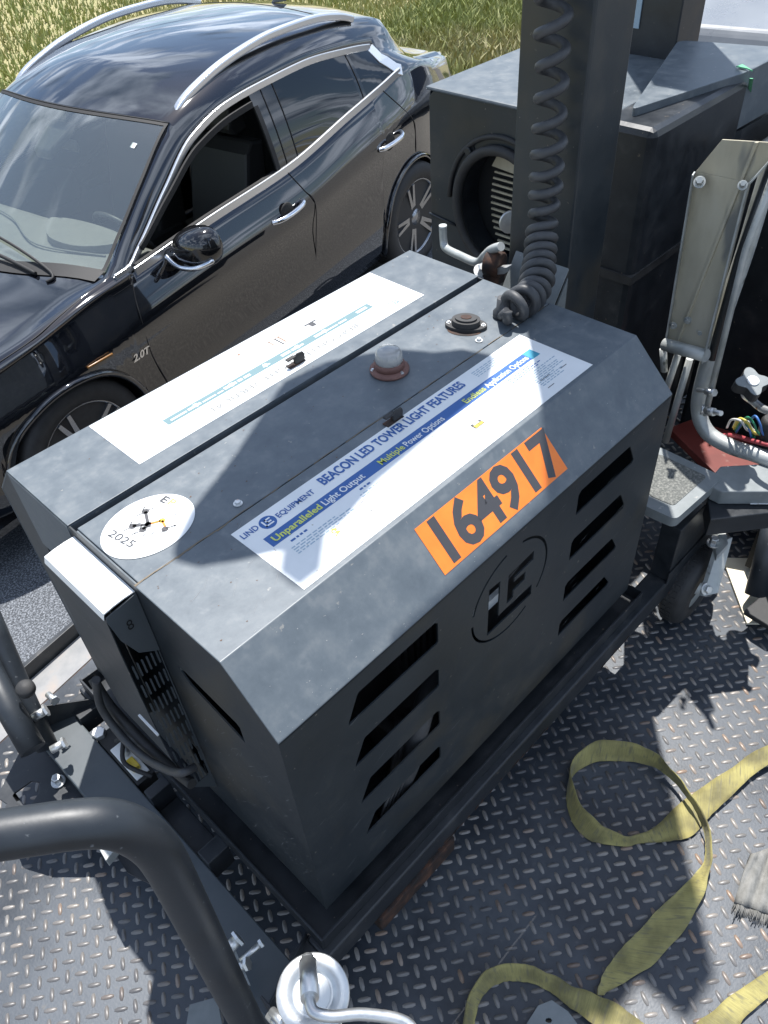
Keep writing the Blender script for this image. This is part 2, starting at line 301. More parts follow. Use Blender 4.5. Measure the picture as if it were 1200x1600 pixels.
# grass strip beyond the parked car (deck-frame coordinate b > 5.3)
g=MB(); gp=[D(-60,4.75,GR+.006),D(200,4.75,GR+.006),D(200,250,GR+.3),D(-60,250,GR+.3)]; g.add(gp,[(0,1,2,3)]); g.add([D(5.25,2.3,GR+.005),D(60,2.3,GR+.005),D(60,4.9,GR+.005),D(5.25,4.9,GR+.005)],[(0,1,2,3)]); g.build('grass_verge',M['dirt'],kind='structure')
def grass():
    n=230000
    # density falls with distance; visible window in deck frame
    b=4.7+rng.random(n)**1.5*26; a=-3+rng.random(n)*(b*1.9+6)
    P=np.outer(a,np.array(DX))+np.outer(b,np.array(DY)); P[:,2]=GR
    h=(.05+.11*rng.random(n)**1.5)*(1+.012*b); w=.005+.007*rng.random(n)+.0006*b
    k2=60000; a[:k2]=5.4+rng.random(k2)*14; b[:k2]=2.4+rng.random(k2)*4; P=np.outer(a,np.array(DX))+np.outer(b,np.array(DY)); P[:,2]=GR
    th=rng.random(n)*6.283; l=rng.normal(0,.35,(n,2))*h[:,None]
    dx=np.stack([np.cos(th),np.sin(th),np.zeros(n)],1)*w[:,None]
    mid=P+np.concatenate([l*.35,(h*.6)[:,None]],1); tip=P+np.concatenate([l,h[:,None]],1)
    V=np.stack([P-dx,P+dx,mid+dx*.7,mid-dx*.7,tip],1).reshape(-1,3)
    me=bpy.data.meshes.new('grass')
    k=np.arange(n)*5
    quads=np.stack([k,k+1,k+2,k+3],1); tris=np.stack([k+3,k+2,k+4],1)
    me.vertices.add(len(V)); me.vertices.foreach_set('co',V.ravel())
    loops=np.concatenate([quads.ravel(),tris.ravel()]); me.loops.add(len(loops)); me.loops.foreach_set('vertex_index',loops)
    me.polygons.add(2*n); st=np.concatenate([np.arange(n)*4,4*n+np.arange(n)*3]); me.polygons.foreach_set('loop_start',st)
    me.update(calc_edges=True); me.materials.append(M['grass'])
    o=bpy.data.objects.new('grass',me); COL.objects.link(o); tag(o,'tall dry yellow green grass growing beyond the parked car','grass',kind='stuff')
grass()
# ================================================================ TRAILER DECK
tr=thing('flatbed_trailer',D(1.5,.2,GR),'steel flatbed trailer with worn diamond plate deck carrying the machines','trailer')
def lugs():
    p=.0440; A0,A1,B0,B1=-1.35,3.3,-1.75,1.035
    V=[];Fq=[];Ft=[]
    na=int((A1-A0)/p);nb=int((B1-B0)/p)
    ring=[]
    L_,W_=.0155,.0054
    for k in range(8):
        t=2*math.pi*k/8+math.pi/8; ring.append((L_*math.copysign(abs(math.cos(t))**.8,math.cos(t)),W_*math.copysign(abs(math.sin(t))**.8,math.sin(t))))
    ring=np.array(ring)
    cs=[]
    for i in range(na):
        for j in range(nb):
            cs.append((A0+i*p,B0+j*p,0)); cs.append((A0+(i+.5)*p,B0+(j+.5)*p,1))
    cs=np.array(cs); n=len(cs)
    ang=np.where(cs[:,2]==0,math.radians(50),math.radians(-48))+rng.normal(0,.02,n)
    c,s=np.cos(ang)[:,None],np.sin(ang)[:,None]
    def lay(f,z):
        x=ring[:,0]*f[0];y=ring[:,1]*f[1]
        a=cs[:,0:1]+x*c-y*s; b=cs[:,1:2]+x*s+y*c
        X=a*DX.x+b*DY.x;Y=a*DX.y+b*DY.y
        return np.stack([X,Y,np.full_like(X,z)],2)
    V=np.concatenate([lay((1,1),DECK),lay((.90,.74),DECK+.0022)],1).reshape(-1,3)
    base=np.arange(n)*16
    qs=[np.stack([base+k,base+(k+1)%8,base+8+(k+1)%8,base+8+k],1) for k in range(8)]
    tops=np.stack([base+8+k for k in range(8)],1)
    me=bpy.data.meshes.new('lug_pattern'); me.vertices.add(len(V)); me.vertices.foreach_set('co',V.ravel())
    q=np.concatenate(qs); loops=np.concatenate([q.ravel(),tops.ravel()]); me.loops.add(len(loops)); me.loops.foreach_set('vertex_index',loops)
    nq=len(q); me.polygons.add(nq+n); me.polygons.foreach_set('loop_start',np.concatenate([np.arange(nq)*4,4*nq+np.arange(n)*8]))
    me.update(calc_edges=True); return me
lm=lugs()
dk=MB(); dk.box((-1.4,-1.8,DECK-.006),(3.6,1.045,DECK),0,fr=lambda v:DX*v.x+DY*v.y+Vector((0,0,v.z)))
dk=dk.build('deck_plate',[M['deck'],M['lug']],tr)
bm=bmesh.new(); bm.from_mesh(dk.data); nb=len(bm.faces); bm.from_mesh(lm); bm.faces.ensure_lookup_table()
for f in bm.faces[nb:]: f.material_index=1
bm.to_mesh(dk.data); bm.free(); bpy.data.meshes.remove(lm)
frD=lambda v:DX*v.x+DY*v.y+Vector((0,0,v.z))
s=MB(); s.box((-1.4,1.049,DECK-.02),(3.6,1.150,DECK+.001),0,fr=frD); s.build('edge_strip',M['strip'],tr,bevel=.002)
s=MB(); s.box((-1.4,1.0455,DECK-.03),(3.6,1.0485,DECK-.002),0,fr=frD); s.build('weld_seam',M['rust'],tr)
s=MB(); s.box((-1.4,1.152,DECK-.16),(3.6,1.168,DECK+.055),0,fr=frD); s.build('side_rail',M['black'],tr,bevel=.002)
s=MB(); s.box((-1.4,-1.8,DECK-.16),(3.6,1.14,DECK-.03),0,fr=frD); s.box((-1.4,-.5,GR+.25),(3.6,-.4,DECK-.16),0,fr=frD); s.box((-1.4,.5,GR+.25),(3.6,.6,DECK-.16),0,fr=frD); s.build('chassis',M['black'],tr)
for i,(a,b) in enumerate([(0,-1.6),(0,.75),(1.1,-1.6),(1.1,.75)]):
    w=MB(); c=D(a,b,GR+.36); w.lathe(c,DY,[(.2,0),(.34,.01),(.37,.04),(.37,.20),(.34,.23),(.2,.24)],n=32); w.build('wheel',M['rubber'],tr)
# ================================================================ LIGHT TOWER (main subject)
LT=thing('light_tower',(.55,.32,DECK),'dark grey box light tower with orange number decal and white labels on its hood','light tower')
L=1.1; Y0,Y1=-.104,.747; MIR=.3215*2
def slot(x0,x1,zt,zb,left):
    d=.026
    if left: return [(x0,zb),(x0+.002,zb+.008),(x0+d,zt-.004),(x0+d+.004,zt),(x1-.008,zt),(x1,zt-.008),(x1,zb+.004),(x1-.004,zb)]
    return [(x0,zb),(x0,zt-.008),(x0+.008,zt),(x1-d-.004,zt),(x1-d,zt-.003),(x1-.001,zb+.012),(x1,zb+.006),(x1-.004,zb)]
ZT=[-.149,-.284,-.421,-.554]; ZB=[-.211,-.345,-.479,-.607]
def frontwall():
    T=.003
    H=[]
    for zt,zb in zip(ZT,ZB):
        H.append(slot(.128,.347,zt,zb,True)); H.append(slot(.764,.976,zt,zb,False))
    # stencil mark: L and E cut-outs inside a broken ring
    H.append([(.488,-.196),(.521,-.199),(.521,-.300),(.628,-.302),(.629,-.333),(.488,-.331)])
    H.append([(.546,-.206),(.624,-.201),(.625,-.226),(.566,-.229),(.566,-.240),(.602,-.241),(.601,-.264),(.566,-.266),(.566,-.286),(.546,-.288)])
    cx,cz=.556,-.256
    for a0,a1 in ((100,168),(-38,76),(182,300)):
        k=16; R1,R2=.118,.112
        o=[(cx+R1*math.cos(math.radians(a0+(a1-a0)*i/k)),cz+R1*math.sin(math.radians(a0+(a1-a0)*i/k))) for i in range(k+1)]
        i_=[(cx+R2*math.cos(math.radians(a0+(a1-a0)*i/k)),cz+R2*math.sin(math.radians(a0+(a1-a0)*i/k))) for i in range(k+1)]
        H.append(o+i_[::-1])
    f=lambda p:(p[0],Y0,p[1])
    m=MB(); m.prism([f(p) for p in [(0,-.735),(L,-.735),(L,-.1045),(0,-.1045)]],(0,T,0),0,[[f(p) for p in h] for h in H])
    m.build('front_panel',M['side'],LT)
frontwall()
# end walls (x=0, x=L) with slots
def endwall(x,dx,holes):
    prof=[(Y0+.003,-.735),(Y0+.003,-.1035),(-.0012,-.003),(.0,-.003),(MIR,-.003),(Y1-.003,-.1035),(Y1-.003,-.735)]
    m=MB(); m.prism([(x,a,b) for a,b in prof],(dx,0,0),0,[[(x,a,b) for a,b in h] for h in holes]); return m
def eslot(m=False):
    p=[(.171,-.176),(.166,-.170),(.150,-.174),(.020,-.184),(.015,-.188),(.012,-.224),(.020,-.222),(.155,-.206)]
    p=[(.176,-.172),(.150,-.168),(.018,-.180),(.010,-.186),(.010,-.232),(.018,-.231),(.150,-.203)]
    return [(MIR-a,b) for a,b in p] if m else p
holes=[eslot(),eslot(True)]
holes.append([(.270+.028*math.cos(t*math.pi/8)*1.0,-.60+.06*math.sin(t*math.pi/8)) for t in range(16)])
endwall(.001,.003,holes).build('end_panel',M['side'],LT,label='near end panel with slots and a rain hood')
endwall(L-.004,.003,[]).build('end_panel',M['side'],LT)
# hood skins
T=.003
h=MB()
h.prism([(0,.2165,0),(0,0,0),(0,Y0,-.102),(0,Y0,-.1085),(0,Y0+.003,-.1085),(0,Y0+.003,-.1035),(0,.0012,-T),(0,.2165,-T)],(L,0,0))
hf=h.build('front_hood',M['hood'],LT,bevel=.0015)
h=MB(); h.prism([(.008,.219,-.0005),(.008,.219,-.0035),(.008,.4045,-.0035),(.008,.4045,-.0005)],(L-.012,0,0))
h.box((.003,.222,-.03),(.009,.404,-.0045)); hc=h.build('centre_hood',M['hood'],LT,bevel=.003)
h=MB(); h.prism([(0,.4225,0),(0,MIR,0),(0,Y1,-.102),(0,Y1,-.735),(0,Y1-.003,-.735),(0,Y1-.003,-.1035),(0,MIR-.0012,-T),(0,.4225,-T)],(L,0,0))
h.box((.0,.4225,-.05),(L,.4245,-.0035)); h.box((-.0015,.4245,-.19),(.0005,.640,-.0035))
hb=h.build('rear_hood',M['hood'],LT,bevel=.0015)
def scratches(name,parent,f,n,u0,u1,v0,v1,du,dv,w=.0006):
    m=MB()
    for k in range(n):
        a=random.uniform(u0,u1);b=random.uniform(v0,v1);l=random.uniform(.01,.05); su=du+random.uniform(-.15,.15); sv=dv+random.uniform(-.15,.15); q=math.hypot(su,sv); su/=q;sv/=q
        w_=w*random.uniform(.4,1.3); pu,pv=-sv*w_,su*w_
        p=[f(a,b),f(a+su*l*.5+pu,b+sv*l*.5+pv),f(a+su*l,b+sv*l),f(a+su*l*.5-pu,b+sv*l*.5-pv)]
        m.add(p,[(0,1,2,3)])
    o=m.build(name,mat('scratched_paint',(.17,.18,.19),.5),parent,kind='stuff',label='fine pale scratches in the paint')
ep=[o for o in LT.children if o.name.startswith('end_panel')][0]
scratches('scratches',ep,lambda a,b:(.0006,a,b),70,-.09,.20,-.70,-.30,-.5,.8)
fp=[o for o in LT.children if o.name.startswith('front_panel')][0]
scratches('scratches',fp,lambda a,b:(a,Y0-.0004,b),60,.02,1.05,-.70,-.12,.9,.25,.0005)
scratches('scratches',hf,lambda a,b:(a,b,.0004),40,.02,1.05,.01,.21,.7,.4,.0004)
def chips(parent,f,n,m_,smin,smax):
    m=MB()
    for k in range(n):
        t=random.random(); q=random.gauss(0,1); a=random.uniform(smin,smax); c=[f(t,q,a*math.cos(g)*random.uniform(.6,1.3),a*.6*math.sin(g)*random.uniform(.5,1.3)) for g in np.linspace(0,2*math.pi,7)[:-1]]
        m.add(c,[tuple(range(6))])
    m.build('paint_chips',m_,parent,kind='stuff',label='small chips and rust spots in the paint')
chipm=mat('pale_chip',(.26,.27,.27),.6); rustm=mat('rust_spot',(.11,.06,.035),.8)
chips(hf,lambda t,q,u,v:(.01+1.08*t+u,.012+.19*abs(math.sin(q*3))+v*1.0,.0005),40,rustm,.0006,.0022)
chips(hf,lambda t,q,u,v:(.01+1.08*t+u,.003+abs(q)*.0015+v*.4,.0005),60,chipm,.0006,.0018)
chips(hb,lambda t,q,u,v:(.01+1.08*t+u,.43+.20*abs(math.sin(q*3))+v,.0005),40,rustm,.0006,.0020)
chips(hc,lambda t,q,u,v:(.02+1.05*t+u,.225+.17*abs(math.sin(q*3))+v,.0004),50,rustm,.0006,.0022)
nYs=Vector((0,Y0,-.102)).normalized()
chips(hf,lambda t,q,u,v:Vector((.01+1.08*t+u,0,0))+nYs*(.010+.125*abs(math.sin(q*3))+v)+Vector((0,-.7071,.7071))*.0006,70,chipm,.0005,.0016)
chips(hf,lambda t,q,u,v:Vector((.01+1.08*t+u,0,0))+nYs*(.142-abs(q)*.0015+v*.4)+Vector((0,-.7071,.7071))*.0006,60,chipm,.0006,.0018)
# gutter below the gap and floor of the cabinet
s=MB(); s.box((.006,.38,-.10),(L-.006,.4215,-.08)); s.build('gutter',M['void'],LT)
s=MB(); s.box((.006,Y0+.008,-.733),(L-.006,Y1-.008,-.72)); s.build('cabinet_floor',M['black'],LT)
# engine inside, seen through the slots
e=MB(); e.box((.3,.1,-.7),(.62,.5,-.3)); e.box((.66,.05,-.7),(.95,.55,-.22),0)
for k in range(10): e.box((.40+.02*k,.06,-.6),(.41+.02*k,.1,-.38),0)
e.lathe((.3,.02,-.62),(1,0,0),[(.05,0),(.055,.01),(.055,.16),(.05,.17)],n=20)
e.lathe((.50,-.02,-.30),(0,-1,0),[(.03,0),(.03,.03)],n=16,mi=1); e.box((.47,-.05,-.28),(.50,-.03,-.25),1); e.box((.53,-.05,-.29),(.56,-.03,-.26),1); e.box((.50,-.06,-.345),(.60,-.05,-.32),1)
for k in range(5): e.tube(catmull([(.2+.02*k,-.05+.01*k,-.7),(.24+.02*k,-.07,-.55+.02*k),(.30+.01*k,-.03,-.50),(.34,.05,-.6)],6),.006,8,0)
e.build('engine',[M['rubber'],M['white']],LT)
m=MB(); m.tube(catmull([(.22,-.05,-.72),(.27,-.075,-.60),(.30,-.08,-.50),(.345,-.07,-.43),(.42,-.05,-.42)],8),.022,14); m.build('exhaust_hose',M['coil'],LT)
m=MB()
for k in range(7): m.tube(catmull([(.17+.012*k,-.085,-.70),(.19+.02*k,-.088,-.62+.01*k),(.24+.015*k,-.086,-.57),(.33,-.08,-.58+.01*k)],6),.0035,6)
m.build('wiring_loom',M['coil'],LT,kind='stuff')
# ---- labels (front)
S6=.0008
def lab1():
    m=MB(); z=.0007
    x0,x1,y0,y1=.170,.951,.009,.190
    m.box((x0,y0,.0001),(x1,y1,z),0)
    X=Vector((1,0,0));Y=Vector((0,1,0))
    m.box((.198,.114,z),(.893,.1405,z+.0004),1); m.box((.893,.113,z),(.918,.1405,z+.0004),2)
    m.text('BEACON LED TOWER LIGHT FEATURES',(.352,.160,z),X,Y,.030,1,width=.385,bold=.0009)
    m.text('Unparalleled',(.207,.1195,z+.0004),X,Y,.0205,3,width=.105,bold=.0005)
    m.text('Light Output',(.318,.1195,z+.0004),X,Y,.0205,6,width=.096,bold=.0003)
    m.text('Multiple',(.455,.1195,z+.0004),X,Y,.0205,3,width=.062,bold=.0003)
    m.text('Power Options',(.522,.1195,z+.0004),X,Y,.0205,6,width=.105,bold=.0003)
    m.text('Endless',(.690,.1195,z+.0004),X,Y,.0205,3,width=.060,bold=.0003)
    m.text('Application Options',(.757,.1195,z+.0004),X,Y,.0205,6,width=.133,bold=.0003)
    m.text('LIND',(.176,.164,z),X,Y,.018,1,width=.034,bold=.0003); m.text('EQUIPMENT',(.247,.158,z),X,Y,.017,1,width=.083,bold=.0003)
    m.lathe((.229,.165,z),(0,0,1),[(.0155,0),(.0155,.0004)],n=32,mi=1,smooth=False)
    lo=Vector((.229,.165,z+.0005))
    for a,b,c,d in [(-.009,-.008,-.006,.008),(-.009,-.008,.008,-.005),(-.003,.005,.009,.008),(-.003,-.002,.007,.001),(-.003,-.002,0,.008)]:
        m.box((lo.x+a,lo.y+b,lo.z),(lo.x+c,lo.y+d,lo.z+.0003),0)
    # rows of illegible small print
    def rows(x,y,w,n,mi,h=.0022,gap=.0055):
        for r in range(n):
            q=x; ww=w*(.6+.4*random.random())
            while q<x+ww:
                l=.004+.008*random.random(); m.box((q,y-r*gap,z),(min(q+l,x+w),y-r*gap+h,z+.0003),mi); q+=l+.003
    rows(.225,.100,.035,1,1,.004); rows(.215,.088,.13,4,5); rows(.385,.102,.035,1,1,.004); rows(.375,.092,.12,3,5)
    rows(.57,.103,.04,1,5,.003); rows(.775,.176,.13,4,5,.002,.0055); rows(.80,.104,.10,3,1,.0022); rows(.83,.085,.10,9,5)
    for (px,py,w) in [(.70,.040,.014),(.83,.030,.02),(.84,.055,.03),(.90,.05,.02),(.36,.052,.012)]: m.box((px,py,z),(px+w,py+.0015,z+.0003),7)
    m.text('$',(.281,.052,z),X,Y,.026,4,width=.013,bold=.001)
    m.box((.642,.057,z),(.668,.072,z+.0003),7); m.box((.645,.0585,z+.0003),(.655,.066,z+.0006),4); m.box((.648,.066,z+.0003),(.663,.0705,z+.0006),0); m.box((.657,.0585,z+.0003),(.666,.064,z+.0006),4)
    # scuffs: thin curved scratches
    for pts in ([(.40,.060),(.45,.066),(.50,.060),(.55,.064),(.62,.055)],[(.372,.078),(.366,.060),(.35,.046),(.335,.040),(.327,.048),(.34,.068),(.372,.082)],[(.50,.035),(.51,.022),(.53,.016)]):
        m.tube([Vector((a,b,z)) for a,b in [(p.x,p.y) for p in catmull([(a,b,0) for a,b in pts],6)]],.0006,5,7)
    m.build('feature_label',[M['label'],M['blue'],M['cyan'],M['ygreen'],M['yellow'],M['fade'],M['label'],M['ink']],hf,label='white feature label with blue band and worn lettering')
lab1()
def decal():
    nY=Vector((0,Y0,-.102)).normalized(); up=-nY; X=Vector((1,0,0)); nn=X.cross(up)
    m=MB(); s0,s1=.060,.148  # distance down the slope... computed from decal corners
    S=math.hypot(Y0,.102)
    def P(x,s,l=0): return Vector((x,0,0))+nY*s+nn*l
    x0,x1,a,b=.388,.741,.026,.119
    m.prism([P(x0,b,.0002),P(x1,b,.0002),P(x1,a,.0002),P(x0,a,.0002)],nn*.0006,0)
    m.text('164917',P(.396,b-.009,.0008),X,up,.114,1,lift=.0003,width=.330,bold=.0038)
    m.build('number_decal',[M['orange'],M['ink']],hf,label='orange decal reading 164917')
decal()
def roundlab():
    m=MB(); c=Vector((.092,.315,.0003)); R=.0745
    a=.083;b=.0685
    m.prism([c+Vector((a*math.cos(t*math.pi/32),b*math.sin(t*math.pi/32),0)) for t in range(64)],(0,0,.0005),0)
    z=.0012
    # small printed frame of dark rotors joined by struts
    def disc(x,y,r,mi): m.lathe((x,y,z),(0,0,1),[(r,0),(r,.0003)],n=9,mi=mi,smooth=False)
    def ln(p,q,w,mi):
        p=Vector((*p,z));q=Vector((*q,z)); d=(q-p).normalized();n_=Vector((-d.y,d.x,0))*w
        m.prism([p-n_,q-n_,q+n_,p+n_],(0,0,.0003),mi)
    ctr=(.093,.317)
    pts={(.108,.347):1,(.073,.333):1,(.080,.313):1}
    for q in pts: ln(ctr,q,.0028,1); disc(q[0],q[1],.0065,1); ln((q[0]-.016,q[1]+.003),(q[0]-.006,q[1]),.0007,1); ln((q[0]+.005,q[1]),(q[0]+.014,q[1]-.004),.0007,1); ln((q[0]-.004,q[1]+.004),(q[0]+.006,q[1]+.011),.0009,1)
    disc(*ctr,.006,1); ln(ctr,(.112,.307),.0024,3); disc(.114,.306,.0058,2); ln((.114,.306),(.109,.290),.0022,3); disc(.105,.285,.0062,1); ln((.107,.285),(.122,.279),.0009,1); disc(.121,.279,.0022,1)
    for q in [(.060,.316),(.068,.300),(.082,.292),(.135,.300),(.095,.282)]: ln(q,(q[0]+.008,q[1]+.001),.0006,1)
    m.text('2025',(.032,.349,z),(.18,-1,0),(1,.18,0),.022,1,width=.056)
    m.text('E',(.139,.352,z),(.18,-1,0),(1,.18,0),.022,1,width=.012,bold=.0004); m.text('P',(.143,.336,z),(.18,-1,0),(1,.18,0),.022,4,width=.011)
    m.build('round_label',[M['label'],M['ink'],M['yellow'],M['orange'],M['ygreen']],hc,label='round white inspection sticker marked 2025')
roundlab()
def lab2():
    m=MB(); z=.0007; m.box((.173,.4635,.0001),(.953,.640,z),0)
    X=Vector((-1,0,0));Y=Vector((0,-1,0))
    m.box((.277,.519,z),(.842,.541,z+.0003),1)
    m.text('BEACON LED LIGHT VERTICAL',(.765,.499,z),X,Y,.021,4,width=.41,bold=.0002)
    m.lathe((.886,.493,z),(0,0,1),[(.0165,0),(.0165,.0003)],n=28,mi=1,smooth=False); m.lathe((.886,.493,z+.0003),(0,0,1),[(.0145,0),(.0145,.0003)],n=28,mi=0,smooth=False)
    for a,b,c,d in [(-.008,-.008,-.005,.008),(-.008,.004,.008,.007),(-.003,-.008,.009,-.005),(-.003,-.001,.007,.002)]: m.box((.886-a,.493-b,z+.0006),(.886-c,.493-d,z+.0009),1)
    q=.83
    while q>.30:
        l=.008+.03*random.random(); m.box((q-l,.526,z+.0003),(q,.529+.005*random.random(),z+.0005),0); q-=l+.004+.03*(random.random()<.25)
    for xx in (.35,.44,.53,.62,.70): m.lathe((xx,.530,z+.0003),(0,0,1),[(.007,0),(.007,.0003)],n=5,mi=0,smooth=False)
    for (x,y,kind) in [(.418,.605,0),(.520,.612,1),(.611,.583,2),(.704,.575,3)]:
        if kind==0: m.box((x-.03,y+.004,z),(x+.018,y+.0055,z+.0003),3); m.box((x-.006,y-.014,z),(x-.004,y+.004,z+.0003),2); m.box((x-.001,y-.012,z),(x+.001,y+.002,z+.0003),2)
        if kind==1: m.box((x-.004,y-.008,z),(x+.003,y-.002,z+.0003),2)
        if kind==2:
            m.box((x-.03,y+.010,z),(x+.028,y+.0125,z+.0003),2); m.box((x-.004,y-.022,z),(x+.0,y+.010,z+.0003),3); m.box((x-.02,y-.010,z),(x-.017,y+.012,z+.0003),2); m.box((x+.006,y-.018,z),(x+.010,y+.010,z+.0003),2)
        if kind==3: m.box((x-.018,y+.004,z),(x+.016,y+.009,z+.0003),3); m.box((x-.008,y-.010,z),(x+.006,y+.004,z+.0003),3)
    for (x,y) in [(.35,.507),(.74,.51)]: m.box((x,y,z),(x+.02,y+.0012,z+.0003),4)
    m.build('specification_label',[M['label'],M['paleblue'],M['brownink'],M['ink'],M['palegrey']],hb,label='white faded label read from the far side')
lab2()
# ---- hood fittings
def latch(x,y,parent,flip):
    m=MB(); m.box((x-.022,y-.008,.0005),(x+.022,y+.008,.003),1)
    m.prism([(x-.004,y-.006,.003),(x+.020,y-.006,.003),(x+.022,y-.006,.016),(x+.018,y-.006,.024),(x+.002,y-.006,.026),(x-.006,y-.006,.018)],(0,.004,0),0)
    m.box((x-.024,y-.006,.018),(x-.002,y+.004,.022),0); m.box((x-.002,y-.002,.003),(x+.016,y+.006,.013),1)
    m.lathe((x+.008,y+.006,.010),(0,1,0),[(.004,0),(.004,.006)],n=10,mi=0)
    m.build('hold_down_latch',[M['rubber'],M['rust']],parent,bevel=.0012)
latch(.563,.193,hf,0); latch(.575,.484,hb,1)
m=MB(); c=(.681,.315,0)
m.lathe(c,(0,0,1),[(.040,.0002),(.041,.005),(.036,.009),(.030,.010)],n=36,mi=0); m.lathe(c,(0,0,1),[(.031,.009),(.031,.020),(.029,.024)],n=36,mi=0)
m.lathe(c,(0,0,1),[(.028,.018),(.0285,.030),(.026,.044),(.021,.049),(.010,.051),(.0001,.0515)],n=36,mi=1)
for k in range(18):
    a=2*math.pi*k/18; m.tube([(c[0]+.0285*math.cos(a),c[1]+.0285*math.sin(a),.022),(c[0]+.0262*math.cos(a),c[1]+.0262*math.sin(a),.043)],.0009,5,mi=1)
for a in (.5,2.6,4.7): m.bolt((c[0]+.035*math.cos(a),c[1]+.035*math.sin(a),.008),(0,0,1),.003,.003,3)
m.build('warning_beacon',[M['rustpink'],M['lens'],M['palegrey'],M['zinc']],hc,label='clear beacon lens on a dusty red base')
m=MB(); c=Vector((.906,.300,0))
ov=lambda a,b,k,z,rot:[c+Vector((a*math.cos(t*2*math.pi/k)*math.cos(rot)-b*math.sin(t*2*math.pi/k)*math.sin(rot),a*math.cos(t*2*math.pi/k)*math.sin(rot)+b*math.sin(t*2*math.pi/k)*math.cos(rot),z)) for t in range(k)]
rot=-1.05
m.prism(ov(.046,.026,28,.0004,rot),(0,0,.007),0); m.prism(ov(.031,.024,28,.0074,rot),(0,0,.012),0); m.prism(ov(.024,.018,28,.0195,rot),(0,0,.004),0); m.prism(ov(.012,.009,20,.0236,rot),(0,0,.0012),1)
for sgn in (-1,1): m.bolt(c+Vector((.038*sgn*math.cos(rot),.038*sgn*math.sin(rot),.0075)),(0,0,1),.0035,.003,2)
m.prism([p+Vector((-.012,-.006,-.0002)) for p in ov(.038,.024,24,.0003,rot)],(0,0,.0004),1)
m.build('power_inlet',[M['rubber'],M['rust'],M['zinc']],hc,bevel=.001)
for x,y,p in [(.225,.240,hc),(.880,.243,hc),(.105,.452,hb)][:2]:
    m=MB(); m.bolt((x,y,.0003),(0,0,1),.0055,.005); m.build('screw',M['zinc'],p)
# seam with rust along the centre hood edge
m=MB(); pts=[(.0+.02*i,.2172+.0012*math.sin(i*1.3)+.0008*random.random(),-.0006) for i in range(55)]
for i in range(54):
    w=.0006+.0022*random.random()*(1.6 if i<12 else .6)
    if i<12 or random.random()<.7: m.prism([(pts[i][0],pts[i][1]-w,.0003),(pts[i+1][0],pts[i+1][1]-w*.6,.0003),(pts[i+1][0],pts[i+1][1]+.0004,.0003),(pts[i][0],pts[i][1]+.0006,.0003)],(0,0,.0003))
m.build('seam_rust',mat('seam_dirt',(.15,.12,.085),.8),hf,kind='stuff')
# ---- rain hood on the near end
def rain():
    Ya,Yb=.226,.412; m=MB()
    prof=[(0,-.0185),(-.02,-.0180),(-.04,-.0195),(-.058,-.0225),(-.062,-.034)]
    lo=[(x,z-.0025) for x,z in prof]
    m.prism([(x,Ya,z) for x,z in prof+lo[::-1]],(0,Yb-Ya,0),0)
    # outer sheet running down and tapering toward the wall
    sh=[(-.0595,-.036),(-.0615,-.12),(-.0625,-.25),(-.0625,-.38),(-.061,-.47),(-.050,-.53)]
    sh2=[(x+.002,z) for x,z in sh]
    m.prism([(x,Ya,z) for x,z in sh+sh2[::-1]],(0,Yb-Ya,0),1)
    for y in (Ya+.0005,Yb-.0025):
        if y<.3: g=[(0,-.0225),(-.058,-.031),(-.0595,-.040),(-.052,-.095),(-.034,-.145),(0,-.172)]
        else: g=[(0,-.0225),(-.058,-.031),(-.0590,-.12),(-.060,-.25),(-.060,-.38),(-.0585,-.47),(-.048,-.53),(0,-.56)]
        if y>=.3: m.prism([(x,y,z) for x,z in g],(0,.002,0),1); continue
        m.prism([(x,y-.003,z) for x,z in g],(0,.002,0),2)
        pl=[(-.0005,-.024),(-.0575,-.034),(-.0600,-.12),(-.0608,-.25),(-.0608,-.38),(-.058,-.50),(-.044,-.60),(-.0005,-.66)]
        hs=[]
        for r_ in range(8):
            for c_ in range(6):
                zc=-.186-r_*.056; xc=-.0525+c_*.0092
                if zc<-.50 and xc<-.046: continue
                hs.append([(xc-.0016,zc-.017),(xc,zc-.019),(xc+.0016,zc-.017),(xc+.0016,zc+.017),(xc,zc+.019),(xc-.0016,zc+.017)])
        m.prism([(x,y,z) for x,z in pl],(0,.0015,0),2,[[(x,y,z) for x,z in h_] for h_ in hs])
    m.text('8',(-.035,Ya-.0026,-.085),(1,0,0),(0,0,1),.032,3,width=.011,lift=.0008)
    m.build('rain_hood',[M['white'],M['side'],M['gusset'],M['void']],LT,bevel=.0008,label='rain hood with sunlit white cap over the vent slots')
rain()
# ---- tray and frame
m=MB()
m.box((-.040,-.134,-.800),(1.135,-.129,-.757)); m.box((-.040,.775,-.800),(1.135,.778,-.757)); m.box((-.0450,-.134,-.800),(-.0402,.778,-.752)); m.box((1.1352,-.132,-.800),(1.138,.778,-.757))
m.box((-.040,-.129,-.800),(1.135,.775,-.797)); m.build('base_tray',M['black'],LT,bevel=.0006)
for y0 in (-.152,.735):
    m=MB(); m.box((-.055,y0,-.875),(1.60,y0+.06,-.801)); m.build('frame_rail',M['black'],LT,bevel=.005)
m=MB()
for k in range(26):
    a=random.choice([.30,.42,.60,.95,1.2])+random.uniform(-.06,.10); l=random.uniform(.008,.03); z0=-.872+random.uniform(0,.010)
    m.add([(a,-.1526,z0),(a+l*.5,-.1526,z0-.003*random.random()),(a+l,-.1526,z0+.002),(a+l*.6,-.1526,z0+.008*random.random()+.003),(a+l*.2,-.1526,z0+.006)],[(0,1,2,3,4)])
m.build('rail_rust',M['rust'],LT,kind='stuff')
for x0 in (.12,.95,1.53): 
    m=MB(); m.box((x0,-.092,-.87),(x0+.06,.735,-.81)); m.build('cross_member',M['black'],LT,bevel=.004)
m=MB(); 
